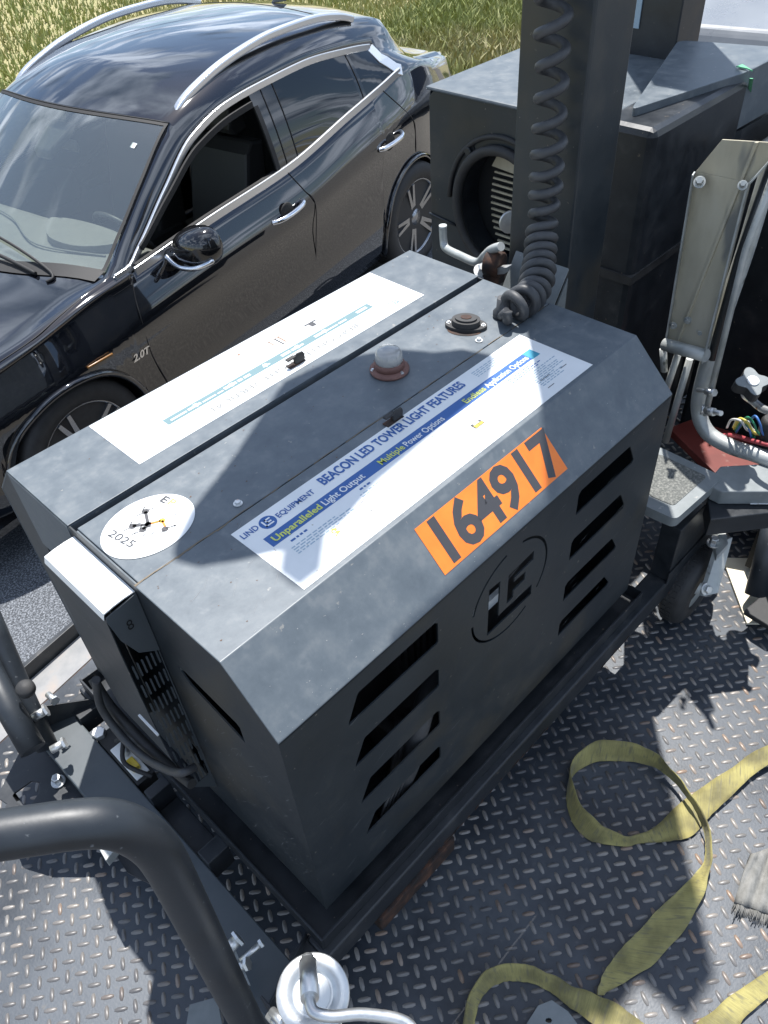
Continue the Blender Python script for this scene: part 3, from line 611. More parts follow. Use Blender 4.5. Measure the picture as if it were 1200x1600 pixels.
m.prism([(.085,-.158,-.876),(.330,-.158,-.876),(.330,-.158,-.935),(.085,-.158,-.935)],(0,.10,0),0); m.box((.10,-.06,-.92),(.31,.70,-.89))
m.build('fork_pocket',M['rust'],LT,bevel=.003)
# tongue / end frame at x<0
m=MB(); m.box((-.200,-.145,-.880),(-.100,.79,-.830)); m.build('tongue_crossbar',M['gusset'],LT,bevel=.003)
for a_,b_ in [((-.100,.175,-.880),(-.044,.215,-.800)),((-.100,.395,-.880),(-.044,.425,-.800)),((-.099,.2155,-.875),(-.044,.3945,-.865)),((-.100,-.15,-.880),(-.044,-.085,-.812)),((-.100,.72,-.880),(-.044,.79,-.812))]:
    m=MB(); m.box(a_,b_); m.build('tongue_strut',M['black'],LT,bevel=.002)
for sgn in (0,1):
    yy=lambda y:(MIR-y) if sgn else y
    m=MB(); v=[(-.048,yy(-.088),-.790),(-.190,yy(-.150),-.735),(-.200,yy(-.150),-.885),(-.048,yy(-.088),-.885)]
    m.prism(v,(0,.004,0)); m.prism([(-.190,yy(-.175),-.735),(-.190,yy(-.125),-.735),(-.190,yy(-.125),-.9),(-.190,yy(-.175),-.9)],(.005,0,0)); m.build('gusset_plate',M['black'],LT,bevel=.001)
# battery and fittings between the tongue and tray
m=MB(); m.box((-.098,.47,-.90),(-.048,.66,-.835),0); m.box((-.092,.48,-.835),(-.055,.60,-.830),1); m.box((-.085,.50,-.830),(-.065,.535,-.815),2); m.lathe((-.07,.56,-.829),(0,0,1),[(.010,0),(.010,.016),(.006,.02)],mi=3)
m.lathe((-.085,.66,-.87),(0,0,1),[(.012,0),(.012,.03),(.018,.03),(.018,.05)],n=6,mi=3)
m.tube(catmull([(-.07,.60,-.815),(-.06,.57,-.79),(-.09,.52,-.80),(-.06,.46,-.83)],6),.006,8,0); m.build('battery',[M['rubber'],M['white'],M['yellow'],M['zinc']],LT,bevel=.002)
# hose
P=[U(150,1062,x=-.075),U(158,1105,x=-.085),U(190,1150,x=-.085),U(225,1183,x=-.08),U(262,1203,x=-.07),U(285,1207,x=-.06),U(305,1198,x=-.035)]
m=MB(); m.tube(catmull(P,8),.0085,12); m.build('hose',M['coil'],LT)
P=[U(145,1060,x=-.06),U(170,1100,x=-.065),U(215,1150,x=-.06),U(262,1195,x=-.055),U(300,1225,x=-.05)]
m=MB(); m.tube(catmull(P,8),.011,12); m.build('conduit',M['rubber'],LT); m=MB(); m.box(U(232,1133,x=-.075)-Vector((.002,.03,.002)),U(232,1133,x=-.075)+Vector((.002,.03,.002)),0); m.build('cable_tag',M['label'],LT)
# tow handle: bent tube, near leg, cross bar, far leg
R_=.0262
leg=[(-.243,-.190,-.86),(-.236,-.185,-.60),(-.228,-.181,-.35),(-.219,-.177,-.10)]
bend=[Vector((-.2165,-.1755,-.02)),Vector((-.218,-.174,.040)),Vector((-.228,-.166,.085)),Vector((-.246,-.153,.112)),Vector((-.275,-.133,.124))]
m=MB(); m.tube(catmull(leg,5)[:-1]+catmull(bend,4)+[Vector((-.36,-.072,.135)),Vector((-.46,-.0,.15))],R_,28); 
th=m.build('tow_handle',M['tube'],LT)
m=MB(); m.tube([U(62,1150,z=-.76)+Vector((0,0,-.05)),U(40,1095,z=-.70),U(0,1000,z=-.60),U(-30,930,z=-.50)],.026,24); m.build('handle_leg',M['tube'],LT)
m=MB(); m.tube([U(52,1172,z=-.72),U(10,1100,z=-.66),U(-40,1000,z=-.58)],.030,24); m.build('handle_sleeve',M['tube'],LT)
m=MB(); c=U(40,1076,z=-.62); ax=(c-_C).normalized()*-1
m.lathe(c,(ax+Vector((0,0,1))).normalized(),[(.001,-.02),(.016,-.02),(.022,-.008),(.022,.004),(.016,.012),(.001,.015)],n=24); m.build('rubber_buffer',M['rubber'],LT)
# zinc hardware around the handle pivots
def pin(px,py,z,dx,dy,l,r):
    m=MB(); a=U(px,py,z=z); b=U(px+dx,py+dy,z=z+.004); d=(b-a).normalized(); m.tube([a,a+d*l],r,12); m.lathe(a+d*l,d,[(r*1.5,0),(r*1.5,.006)],n=6,smooth=False); m.build('pivot_bolt',M['zinc'],LT)
pin(52,1122,-.72,14,-9,.03,.011); pin(35,1142,-.73,10,-8,.02,.010); pin(80,1172,-.76,16,-9,.03,.010); pin(75,1085,-.70,10,9,.03,.008)
pin(352,1488,-.74,12,-13,.03,.012); pin(376,1502,-.75,16,-14,.045,.006); pin(370,1512,-.75,8,-3,.02,.009)
m=MB(); a=U(20,1100,z=-.70);b=U(48,1140,z=-.73); m.prism([a,b,b+Vector((.012,.006,0)),a+Vector((.012,.006,0))],(0,0,.006)); m.build('pivot_link',M['zinc'],LT)
m=MB(); a,b,c,d=U(352,1472,z=-.75),U(362,1470,z=-.75),U(392,1540,z=-.77),U(374,1545,z=-.77); m.prism([a,b,c,d],(0,0,.006)); m.build('pivot_plate',M['plate_grey'],LT)
m=MB()  # slotted swing plate, left
oc=[U(*p,z=-.90) for p in [(0,1240),(30,1180),(70,1155),(100,1170),(150,1235),(200,1290),(60,1290),(0,1250)]]
ho=[U(*p,z=-.90) for p in [(10,1262),(25,1240),(50,1222),(64,1224),(62,1240),(48,1262),(15,1275)]]
m.prism(oc,(0,0,.006),0,[ho]); m.bolt(U(92,1222,z=-.892),(0,0,1),.012,.02,1); m.build('swing_plate',[M['black'],M['zinc']],LT,bevel=.001)
m=MB(); p=[U(*q,z=-.80) for q in [(150,1318),(172,1308),(184,1322),(165,1345)]]; m.prism(p,(0,0,-.03)); q=[U(*q,z=-.83) for q in [(135,1290),(160,1280),(178,1312),(152,1318)]]; m.prism(q,(0,0,.008)); m.build('catch_bracket',M['galv'],LT,bevel=.002)
m=MB(); m.prism([U(*q,z=-.89) for q in [(185,1290),(240,1330),(270,1380),(240,1385),(200,1365),(178,1330)]],(0,0,.008)); m.build('lock_plate',M['black'],LT)
# jack at the bottom of the picture
jc=U(489,1553,t=1.32); m=MB()
nz=Vector((-.12,-.25,1)).normalized()
m.lathe(jc,nz,[(.0500,-.012),(.0520,-.008),(.0520,0),(.050,.002),(.030,.003),(.0285,-.002)],n=40,mi=0); m.lathe(jc,nz,[(.028,-.003),(.024,-.001),(.0001,-.001)],n=30,mi=1)
m.build('jack_disc',[M['zinc'],M['white']],LT)
m=MB(); m.tube([jc+nz*-.01,Vector((jc.x,jc.y,DECK+.01))],.024,24); m.lathe(Vector((jc.x,jc.y,DECK+.003)),(0,0,1),[(.06,0),(.06,.006)],n=30,smooth=False); m.build('jack_post',M['galv'],LT)
m=MB(); a=U(481,1503,t=1.285);b=U(484,1560,t=1.245); d=(b-a).normalized(); 
m.tube([a-d*.008,a],.009,18); m.tube([a,b],.0125,24); m.build('crank_sleeve',M['zinc'],LT)
m=MB(); m.tube(catmull([b-d*.005,b+d*.008,U(492,1582,t=1.235),U(520,1588,t=1.235),U(570,1585,t=1.245),U(635,1598,t=1.26),U(660,1640,t=1.26)],6),.0078,16); m.build('crank_handle',M['zinc'],LT)
m=MB(); m.tube([U(425,1580,t=1.4),U(445,1600,t=1.38)],.007,12); m.tube([U(420,1585,t=1.42),U(450,1620,t=1.4)],.007,12); m.build('lock_pin',M['zinc'],LT)
m=MB(); p=[U(*q,z=-.98) for q in [(298,1572),(340,1560),(352,1620),(290,1620)]]; m.prism(p,(0,0,.01)); m.build('foot_plate',M['plate_grey'],LT)
# far-end: small wheel, post, step, lug bracket
m=MB(); wc=Vector((1.395,-.125,-.925)); m.lathe(wc,(0,-1,0),[(.06,.0),(.105,.002),(.122,.012),(.125,.02),(.125,.055),(.120,.066),(.10,.075),(.07,.078),(.068,.06)],n=44)
for k in range(40):
    a=2*math.pi*k/40; u=Vector((math.cos(a),0,math.sin(a))); w=Vector((-math.sin(a),0,math.cos(a)))
    for yy_ in (.018,.036): m.prism([wc+u*.1245+w*s_*.006+Vector((0,-yy_-q_,0)) for s_,q_ in ((-1,0),(1,.002),(1,.015),(-1,.013))],u*.003)
wl=m.build('wheel',M['rubber'],LT)
m=MB(); m.lathe(wc,(0,-1,0),[(.0695,.05),(.066,.068),(.05,.058),(.02,.058),(.018,.075),(.0001,.075)],n=30); m.build('rim',M['galv'],wl)
m=MB(); m.box((1.25,-.148,-.80),(1.50,-.094,-.60)); m.box((1.24,-.153,-.802),(1.51,-.149,-.76)); m.build('step_post',M['black'],LT,bevel=.006)
zs=-.50
def rr(pts,r,n=5):
    out=[]
    for i,p in enumerate(pts):
        a=pts[i-1];c=pts[(i+1)%len(pts)]
        u=(a-p).normalized();w=(c-p).normalized()
        for k in range(n+1):
            t=k/n; out.append((p+u*r)*(1-t)**2+p*2*t*(1-t)+(p+w*r)*t**2)
    return out
st=[U(*p,z=zs) for p in [(1000,690),(1035,700),(1131,745),(1056,812),(1000,787)]]
m=MB(); m.prism(rr(st,.018),(0,0,-.03),0)
ce=sum(st,Vector())/5; m.prism(rr([ce+(p-ce)*.70+Vector((0,0,.0004)) for p in st],.012),(0,0,.0012),1)
stp=m.build('step_plate',[M['plate_grey'],noise_mat('grip_tape',[(.3,(.07,.075,.07)),(.5,(.12,.125,.118)),(.7,(.24,.24,.22))],scale=170,detail=3,rough=(.8,.95),bump=.8,bscale=220)],LT,bevel=.004)
m=MB(); a=[U(*p,z=zs-.004) for p in [(1112,744),(1126,728),(1215,723),(1215,768),(1128,768),(1112,760)]]; m.prism(a,(0,0,-.045),0); 
m.build('step_arm',M['plate_grey'],LT,bevel=.004)
m=MB(); q=[U(*p,z=zs-.05) for p in [(1105,778),(1135,762),(1210,762),(1210,800),(1110,812)]]; m.prism(q,(0,0,-.06)); m.build('step_bracket',M['black'],LT,bevel=.003)
m=MB(); o=U(1172,788,z=zs-.046); m.prism([o,U(1200,788,z=zs-.046),U(1204,760,z=zs-.046),U(1181,760,z=zs-.046)],(0,0,.001),0); m.text('2C',U(1181,783,z=zs-.044),(U(1200,783,z=zs-.044)-U(1181,783,z=zs-.044)),(U(1183,760,z=zs-.044)-U(1181,783,z=zs-.044)),.035,1,lift=.0006); m.build('serial_sticker',[M['label'],M['ink']],stp)
m=MB()
m.prism([U(*p,z=-.70) for p in [(1110,822),(1130,812),(1138,850),(1150,845),(1143,880)]][:3]+[U(1120,870,z=-.74)],(0,0,-.02),0)
a,b,c,d=U(1118,846,z=-.74),U(1138,838,z=-.74),U(1115,925,z=-.86),U(1092,930,z=-.87); m.prism([a,b,c,d],(.0,-.012,.004),0)
m.bolt(U(1114,850,z=-.725),(0,0,1),.012,.02,1); m.bolt(U(1103,920,z=-.85),(-.3,-.8,.5),.012,.012,1)
m.build('outrigger_bracket',[M['galv'],M['zinc']],LT,bevel=.002)
# mast with coil cable
m=MB(); m.box((1.30,.305,-.80),(1.46,.485,2.35)); mast=m.build('mast',M['side'],LT,bevel=.006)
m=MB(); m.box((1.43,.19,.64),(1.555,.33,2.34)); m.build('mast_shade_block',M['black'],LT,bevel=.006)  # unseen block added beside the mast to widen its shadow on the deck
m=MB(); m.prism([(1.13,.30,-.32),(1.299,.30,-.05),(1.299,.30,-.78),(1.13,.30,-.78)],(0,.006,0)); m.prism([(1.12,.300,-.30),(1.12,.460,-.30),(1.298,.46,-.03),(1.298,.300,-.03)],(0,0,.006)); m.box((1.12,.12,-.80),(1.30,.50,-.70)); m.build('mast_foot',M['plate_grey'],LT,bevel=.002)
def coil():
    path=catmull([U(866,-60,x=1.24),U(862,120,x=1.235),U(855,260,x=1.225),U(848,345,x=1.205),U(844,395,x=1.165),U(840,432,x=1.115),U(832,458,x=1.065),U(814,473,z=.038),U(795,481,z=.037),U(786,483,z=.037)],30)
    # arc-length param
    d=[0]
    for i in range(1,len(path)): d.append(d[-1]+(path[i]-path[i-1]).length)
    Ltot=d[-1]; pts=[]; u=Vector((0,1,0)); ph=0; n=1300; j=0; last=0
    for k in range(n):
        s_=Ltot*k/(n-1)
        while j<len(d)-2 and d[j+1]<s_: j+=1
        t=(s_-d[j])/max(1e-9,d[j+1]-d[j]); p=path[j].lerp(path[j+1],t); T_=(path[min(j+2,len(path)-1)]-path[max(j-1,0)]).normalized()
        u=(u-T_*u.dot(T_)).normalized(); w=T_.cross(u)
        frac=s_/Ltot
        pitch=.056 if p.z>.22 else (.042 if p.z>.10 else .029)
        ph+=2*math.pi*(s_-last)/(pitch*(1+.10*math.sin(s_*9+.7)+.05*math.sin(s_*31))); last=s_
        r=.0275+.0018*math.sin(s_*23)+.0012*math.sin(s_*61+1)
        pts.append(p+(u*math.cos(ph)+w*math.sin(ph))*r)
    m=MB(); m.tube(pts,.0108,10); e=pts[-1]
    m.tube([e,e.lerp(U(784,494,z=.03),.5),U(784,494,z=.010)],.010,12); m.lathe(U(784,494,z=.0),(0,0,1),[(.020,0),(.020,.012),(.013,.02),(.012,.045)],n=20)
    m.build('coil_cable',M['coil'],LT)
coil()
# added shadow casters and their supports, unseen above the view, shading hood and deck
m=MB(); m.tube([(1.38,.395,2.34),(1.38,.395,2.5)],.04,16); m.box((.50,.36,2.38),(1.45,.43,2.44)); m.build('caster_crossarm',M['black'],LT,bevel=.004)
def shade_caster(poly,h,th=.05):
    P=[Vector((a+h*.30,b+h*.27,h)) for a,b in poly]; m=MB(); m.prism(P,(0,0,th),0); m.prism([p+ (sum(P,Vector())/len(P)-p)*.08-Vector((0,0,.004)) for p in P],(0,0,.0035),1)
    return m
sh=[(.516,.455),(.30,.347),(.165,.291),(.10,.248),(.088,.225),(.105,.185),(.16,.145),(.248,.090),(.33,.083),(.43,.108),(.56,.118),(.70,.128),(.80,.150),(.855,.185),(.835,.25),(.79,.287),(.755,.35),(.70,.395),(.62,.440)]
shade_caster(sh,1.55).build('hood_shade_caster',[M['black'],M['lens']],LT,bevel=.006)  # unseen added plate, cut to the outline of the shadow on the hood
m=MB(); m.box((.88,.66,1.60),(.93,.71,2.38)); m.build('caster_hanger',M['black'],LT)
m=MB(); dz=1.30; o=Vector((.30*(dz-DECK),.27*(dz-DECK),0))
m.prism([Vector((a,b,dz))+o for a,b in [(-.05,-.355),(.50,-.355),(.50,-.50),(.27,-.50),(.20,-.465),(-.02,-.43)]],(0,0,.12)); m.build('deck_shade_caster',M['black'],LT,bevel=.01)  # unseen added box, its outline projected up from the deck area to darken
m=MB(); m.tube([(1.10,.24,1.36),(1.33,.38,1.40)],.02,12); m.build('caster_arm',M['black'],LT)
# ================================================================ GENERATOR CABINET behind the mast
GC=thing('generator_cabinet',(2.3,.9,DECK),'tall dark grey cabinet with a large round louvred fan opening behind the mast','cabinet')
XC=1.75
def cab():
    f=lambda p:(XC,p[0],p[1])
    # front outline in (y,z) at x=XC from picture
    a=U(670,140,x=XC);b=U(670,400,x=XC); c0=U(782,330,x=XC)
    yl,zt=a.y,a.z; c=(c0.y,c0.z); r=.30
    y0=.52; prof=[(yl,-1.0),(yl,zt-.02),(yl-.02,zt),(y0+.02,zt),(y0,zt-.02),(y0,-1.0)]
    rx=abs(U(722,330,x=XC).y-c[0]); rz=abs(U(782,240,x=XC).z-c[1])
    hole=[(c[0]+rx*math.cos(t*math.pi/24),c[1]+rz*math.sin(t*math.pi/24)) for t in range(48)]
    m=MB(); m.prism([f(p) for p in prof],(.004,0,0),0,[[f(p) for p in hole]])
    m.box((XC+.004,yl-.004,-1.0),(XC+.75,yl,zt-.004)); m.box((XC+.004,y0,-1.0),(XC+.75,y0+.004,zt-.004)); m.box((XC+.746,y0+.004,-1.0),(XC+.75,yl-.004,zt-.004))
    body=m.build('cabinet_body',M['side'],GC,bevel=.004)
    m=MB(); m.box((XC-.008,y0-.008,zt),(XC+.76,yl+.008,zt+.012)); m.build('cabinet_lid',M['hood'],GC,bevel=.01)
    ring=MB(); 
    pts=[Vector((XC-.012,c[0]+(rx+.012)*math.cos(t*math.pi/24),c[1]+(rz+.012)*math.sin(t*math.pi/24))) for t in range(49)]
    ring.tube(pts,.016,12,closed=False); pts=[Vector((XC-.006,c[0]+(rx+.05)*math.cos(t*math.pi/24),c[1]+(rz+.05)*math.sin(t*math.pi/24))) for t in range(0,25)]; ring.tube(pts,.008,10)
    ring.build('fan_ring',M['rubber'],GC)
    m=MB()
    for t in range(48):
        a0=t*math.pi/24;a1=(t+1)*math.pi/24
        q=[Vector((XC+d,c[0]+rx*math.cos(a),c[1]+rz*math.sin(a))) for d,a in ((.005,a0),(.005,a1),(.08,a1),(.08,a0))]; m.add(q,[(0,1,2,3)])
    m.build('fan_shroud',M['black'],GC)
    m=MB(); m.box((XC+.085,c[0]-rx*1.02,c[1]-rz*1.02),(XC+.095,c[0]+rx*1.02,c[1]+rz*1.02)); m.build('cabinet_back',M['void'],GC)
    m=MB()
    for k in range(14):
        z=c[1]-rz*.9+k*rz*.115; w=rx*math.sqrt(max(0.02,1-((z-c[1])/rz)**2))
        m.box((XC+.062,c[0]-w*.98,z),(XC+.068,c[0]+w*.55,z+.006))
    m.box((XC+.055,c[0]-.03,c[1]-rz*.9),(XC+.061,c[0]-.022,c[1]+rz*.6)); m.build('louvre_grille',M['tan'],GC)
    m=MB(); m.prism([(XC+.05,c[0]-rx*.6,c[1]+rz*.55),(XC+.05,c[0]+rx*.50,c[1]+rz*.62),(XC+.05,c[0]+rx*.35,c[1]+rz*.86),(XC+.05,c[0]-rx*.3,c[1]+rz*.90)],(.004,0,0)); m.build('grille_panel',M['tan'],GC)
    m=MB(); m.bolt((XC-.001,U(735,235,x=XC).y,U(735,235,x=XC).z),(-1,0,0),.014,.012); m.build('bolt',M['black'],GC)
    m=MB(); a=U(671,333,x=XC-.004);b=U(712,352,x=XC-.004); m.tube([a,b],.004,8); m.build('seam_trim',M['black'],GC)
    m=MB(); a=U(790,345,x=XC-.05); m.tube([a+Vector((.15,0,0)),a+Vector((-.02,-.08,0))],.025,20); m.lathe(a+Vector((-.0,-.02,0)),(.6,1,0),[(.036,0),(.036,.01),(.028,.012)],n=20); m.build('exhaust_stub',M['zinc'],GC)
cab()
# zinc bent winch handle between
WH=thing('winch_handle',U(755,415,x=1.22),'bent pale galvanised crank handle on a rusty winch behind the hood','handle')
m=MB(); m.tube(catmull([U(692,352,x=1.3),U(693,375,x=1.3),U(697,388,x=1.29),U(720,400,x=1.27),U(745,410,x=1.25),U(757,400,x=1.24),U(768,390,x=1.22),U(783,385,x=1.21)],6),.011,14); m.build('crank',M['galv'],WH)
m=MB(); c=U(772,412,x=1.22); m.lathe(c,(.2,-1,0),[(.028,-.02),(.032,-.018),(.032,.02),(.028,.022)],n=20,mi=0); m.box(c-Vector((.02,.02,.05)),c+Vector((.02,.02,-.02)),0); m.prism([U(760,420,x=1.2),U(792,418,x=1.2),U(788,428,x=1.2),U(768,430,x=1.2)],(.02,0,0),1); m.build('winch_drum',[M['rust'],M['zinc']],WH)
m=MB(); m.bolt(U(752,425,x=1.21),(-.3,-.6,1),.014,.02); m.build('winch_bolt',M['zinc'],WH)
# ================================================================ second machine: dark mast casing
MC=thing('mast_casing',(1.95,.0,DECK),'square black casing standing between the tall mast and the tan channel','casing')
m=MB(); m.box((1.68,.33,-1.0),(2.20,.50,.18)); m.build('outer_casing',M['black'],MC,bevel=.02)
m=MB(); m.box((1.672,.325,-.24),(2.2,.503,-.215)); m.build('clamp_strap',M['rubber'],MC)
# rear hood with green band and red lamp
RH=thing('rear_machine',(2.6,0,DECK),'dark machine hood with green band and red lamp at the upper right','machine')
def rear():
    z=.20
    tp=[U(*p,z=z) for p in [(905,178),(985,120),(1105,78),(1215,92),(1172,118),(1150,128)]]
    a=U(930,185,z=z);b=U(1168,112,z=z);c=U(1240,75,z=z);d=U(1040,55,z=z)
    a=U(985,172,z=z); d=U(1060,62,z=z)
    m=MB(); m.prism(rr([a,b,c,d],.04),(0,0,-.16),0); m.build('machine_hood',M['hood'],RH,bevel=.02)
    a2,b2,c2,d2=[p+Vector((.06,0,-.17)) for p in (a,b,c,d)]
    m=MB(); m.prism([a2,b2,c2,d2],(0,0,-1.0),0); m.build('machine_body',M['black'],RH)
    m=MB(); p=U(1168,115,z=z+.005); m.prism([U(1150,105,z=z+.004),U(1166,108,z=z+.004),U(1176,112,z=z+.004),U(1160,102,z=z+.004)],(0,0,.003))
    q=[U(1171,122,z=z-.01),U(1176,122,z=z-.01)]; e=[U(1155,222,z=-.12),U(1160,222,z=-.12)]
    m.prism([q[0],q[1],e[1],e[0]],(-.004,-.004,0)); m.build('green_band',mat('green_strap',(.12,.42,.22),.6),RH)
    a_=U(962,60,x=2.35); b_=U(1058,60,x=2.35)
    m=MB(); m.box((2.35,b_.y,.0),(2.5,a_.y,1.6)); po=m.build('machine_post',M['black'],RH,bevel=.004)
    c_,d_=U(968,40,x=2.349),U(1006,-10,x=2.349); m=MB(); m.box((2.345,min(c_.y,d_.y),c_.z),(2.349,max(c_.y,d_.y),c_.z+.5)); m.build('pale_decal',M['fade'],po)
    m=MB(); c=U(1160,168,z=.06); m.box(c-Vector((.03,.015,.035)),c+Vector((.03,.03,.035))); m.build('red_lamp',mat('red_lens',(.35,.02,.015),.3),RH,bevel=.006)
rear()
# ================================================================ galvanised upright machine on the right
GU=thing('upright_machine',(1.7,-.1,DECK),'machine with a tan galvanised channel upright and red painted base plate','machine')
def gal():
    x0=1.56
    A1,A2=U(1087,268,x=x0),U(1041,545,x=x0); B1,B2=U(1172,285,x=x0-.03),U(1102,560,x=x0-.03)
    pn=(A2-A1).cross(B1-A1).normalized()
    def UP(px,py):
        d=(U(px,py,t=1)-_C); return _C+d*((A1-_C).dot(pn)/d.dot(pn))
    At,Bt=UP(1128,218),UP(1228,224)
    up=(A1-A2).normalized()
    n=pn*(.004 if pn.x>0 else -.004)
    m=MB(); m.prism([A2,B2,B1,A1],n,0)           # web
    m.prism([A1,B1,Bt,At],n,0)
    m.prism([B2,B1,B1-Vector((.03,.008,0)),B2-Vector((.03,.008,0))],(0,.004,0),1)
    m.prism([B1,Bt,Bt-Vector((.02,.005,0)),B1-Vector((.03,.008,0))],(0,.004,0),1)
    m.prism([A2,A1,A1-Vector((.022,.006,0)),A2-Vector((.022,.006,0))],(0,.004,0),1)
    # a crease rib on the web
    r1,r2=A2.lerp(B2,.2),At.lerp(Bt,.55); m.prism([r1,r2,r2.lerp(Bt,.12),r1.lerp(B2,.06)],-n*1.6,0)
    m.build('channel_upright',[M['tan'],M['galv']],GU,bevel=.001)
    for p in [(1075,500),(1052,508),(1095,518)]:
        m=MB(); m.bolt(U(*p,x=x0-.016),(-1,-.3,-.1),.007,.008); m.build('bolt',M['galv'],GU)
    m=MB(); m.bolt(U(1093,285,x=x0-.03),(-1,-.4,.6),.009,.03); m.build('bolt',M['galv'],GU)
    m=MB(); m.bolt(U(1160,290,x=x0-.07),(-1,-.4,.6),.007,.03); m.build('bolt',M['galv'],GU)
    m=MB(); m.tube([U(1038,538,x=x0-.03),U(1104,556,x=x0-.05)],.017,18); m.build('hinge_pin',M['galv'],GU)
    m=MB(); 
    for (p,q) in [((1036,545),(1038,580)),((1060,552),(1034,630)),((1078,560),(1040,690))]: m.tube([U(*p,x=x0),U(*q,x=x0+.0)],.010,8)
    m.build('hinge_leg',M['galv'],GU)
    m=MB(); m.tube(catmull([U(1225,200,x=1.62),U(1195,290,x=1.60),U(1165,390,x=1.58),U(1128,500,x=1.56),U(1100,590,x=1.54),U(1092,640,x=1.53),U(1105,675,x=1.52),U(1140,697,x=1.52),U(1180,710,x=1.52),U(1230,728,x=1.53)],6),.021,20); m.build('bent_tube',M['galv'],GU)
    m=MB(); m.tube([U(1240,190,x=1.50),U(1165,390,x=1.50),U(1102,648,x=1.50)],.008,10); m.build('strap_bar',M['galv'],GU)
    m=MB(); m.tube([U(1228,200,x=1.54),U(1158,400,x=1.54),U(1112,560,x=1.54)],.013,12); m.build('inner_tube',M['black'],GU)
    m=MB(); m.tube([U(1090,609,x=1.50),U(1112,612,x=1.48)],.006,10); m.tube([U(1104,611,x=1.49),U(1117,614,x=1.48)],.010,6); m.lathe(U(1098,640,x=1.49),(.3,-1,0),[(.014,-.004),(.014,.004)],n=18); m.tube([U(1104,641,x=1.48),U(1127,646,x=1.46)],.007,8); m.tube([U(1104,641,x=1.48),U(1116,644,x=1.47)],.011,6); m.build('clamp_bolts',M['zinc'],GU)
    zr=-.80
    P=[U(*p,z=zr) for p in [(1045,668),(1080,655),(1330,730),(1330,800),(1150,770)]]
    m=MB(); m.prism(P,(0,0,-.03)); m.build('base_plate',M['red'],GU,bevel=.003)
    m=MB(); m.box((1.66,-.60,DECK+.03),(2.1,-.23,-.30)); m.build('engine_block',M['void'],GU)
    m=MB(); m.box((2.12,-1.1,-1.0),(2.9,.27,.02)); m.build('engine_housing',M['black'],GU,bevel=.02)
    m=MB(); m.lathe((1.95,-.42,.0),(-.2,-.3,1),[(.10,-.12),(.11,-.1),(.11,.02),(.08,.05),(.02,.055)],n=28); m.build('air_filter',M['rubber'],GU)
    m=MB(); m.tube(catmull([Vector((1.78,-.30,.02)),Vector((1.82,-.36,.10)),Vector((1.92,-.44,.08)),Vector((2.0,-.52,-.05))],6),.02,12); m.build('breather_hose',M['coil'],GU)
    m=MB(); m.box((1.80,-.62,-.29),(1.98,-.30,-.20)); m.build('heat_shield',M['black'],GU,bevel=.004)
    m=MB(); 
    for k in range(7): 
        c=Vector((1.80+.03*k,-.28-.02*k,-.10+.05*k)); m.lathe(c,(-.4,-.5,.3),[(.15,0),(.155,.008),(.15,.016)],n=30)
    m.build('engine_fins',M['rubber'],GU)
    # wires
    cols=[('white_wire',(.6,.6,.58)),('yellow_wire',(.6,.5,.1)),('green_wire',(.03,.22,.12)),('blue_wire',(.05,.15,.4))]
    for i,(nm,c) in enumerate(cols):
        m=MB(); w=[U(1136+10*i,668,x=1.56),U(1143+12*i,656-2*i,x=1.53),U(1158+10*i,658+2*i,x=1.52),U(1168+8*i,672+2*i,x=1.54),U(1190+6*i,678+4*i,x=1.55),U(1230,690,x=1.55)]
        m.tube(catmull(w,6),.0032,8); w=[p+Vector((.01,.012*(i-1),-.012*i)) for p in w]; m.tube(catmull(w,6),.0028,8); m.build('wire',mat(nm,c,.45),GU)
    m=MB(); m.tube(catmull([U(1110,685,x=1.56),U(1140,680,x=1.55),U(1180,690,x=1.53),U(1220,700,x=1.53)],6),.006,10); m.build('red_hose',mat('faded_red_rubber',(.35,.05,.06),.5),GU)
    # knob on bent rod
    kc=U(1176,596,x=1.50); ax=Vector((-.25,-.25,1)).normalized()
    m=MB(); u=ax.orthogonal().normalized(); w=ax.cross(u); ou=[]
    for k in range(48):
        a=2*math.pi*k/48; r=.036*(1+.22*math.cos(4*a)); ou.append(kc+(u*math.cos(a)+w*math.sin(a))*r)
    m.prism(ou,ax*-.028,0); m.prism([kc+(p-kc)*.97+ax*.0003 for p in ou],ax*.0016,1); m.lathe(kc+ax*.0018,ax,[(.015,0),(.015,.003),(.013,.004)],n=24,mi=2)
    m.build('knob',[M['rubber'],M['plate_grey'],M['white']],GU,bevel=.0015)
    m=MB(); m.tube(catmull([kc-ax*.02,kc-ax*.055,kc-ax*.075+Vector((.01,-.02,0)),U(1200,642,x=1.49),U(1240,640,x=1.49)],6),.010,14); m.build('knob_rod',M['zinc'],GU)
    m=MB(); m.lathe(U(1193,700,z=zs+.0),(0,0,1),[(.028,-.02),(.028,.09),(.022,.1)],n=24); m.build('rubber_mount',M['rubber'],GU)
gal()
# dark leg, pale pad and foot at right edge
FP=thing('machine_foot',(1.62,-.30,DECK),'black round leg and bent foot standing on a cream steel pad at the right edge','foot')
m=MB(); m.prism([U(*p,z=DECK+.004) for p in [(1128,874),(1260,876),(1280,990),(1200,976),(1166,976)]],(0,0,.008)); m.build('cream_pad',noise_mat('cream_paint',[(.3,(.62,.56,.42)),(.7,(.74,.69,.56))],scale=8,rough=(.5,.7),specks=(20,.66,(.3,.22,.14),.06)),FP)
m=MB(); m.tube([U(1182,930,z=DECK+.06),U(1215,800,z=-.78)],.034,24); m.build('leg_tube',M['tube'],FP)
m=MB(); m.prism([U(*p,z=DECK+.06) for p in [(1160,960),(1186,938),(1230,935),(1230,985),(1200,985)]],(0,0,.02)); m.build('leg_shoe',M['rubber'],FP,bevel=.004)
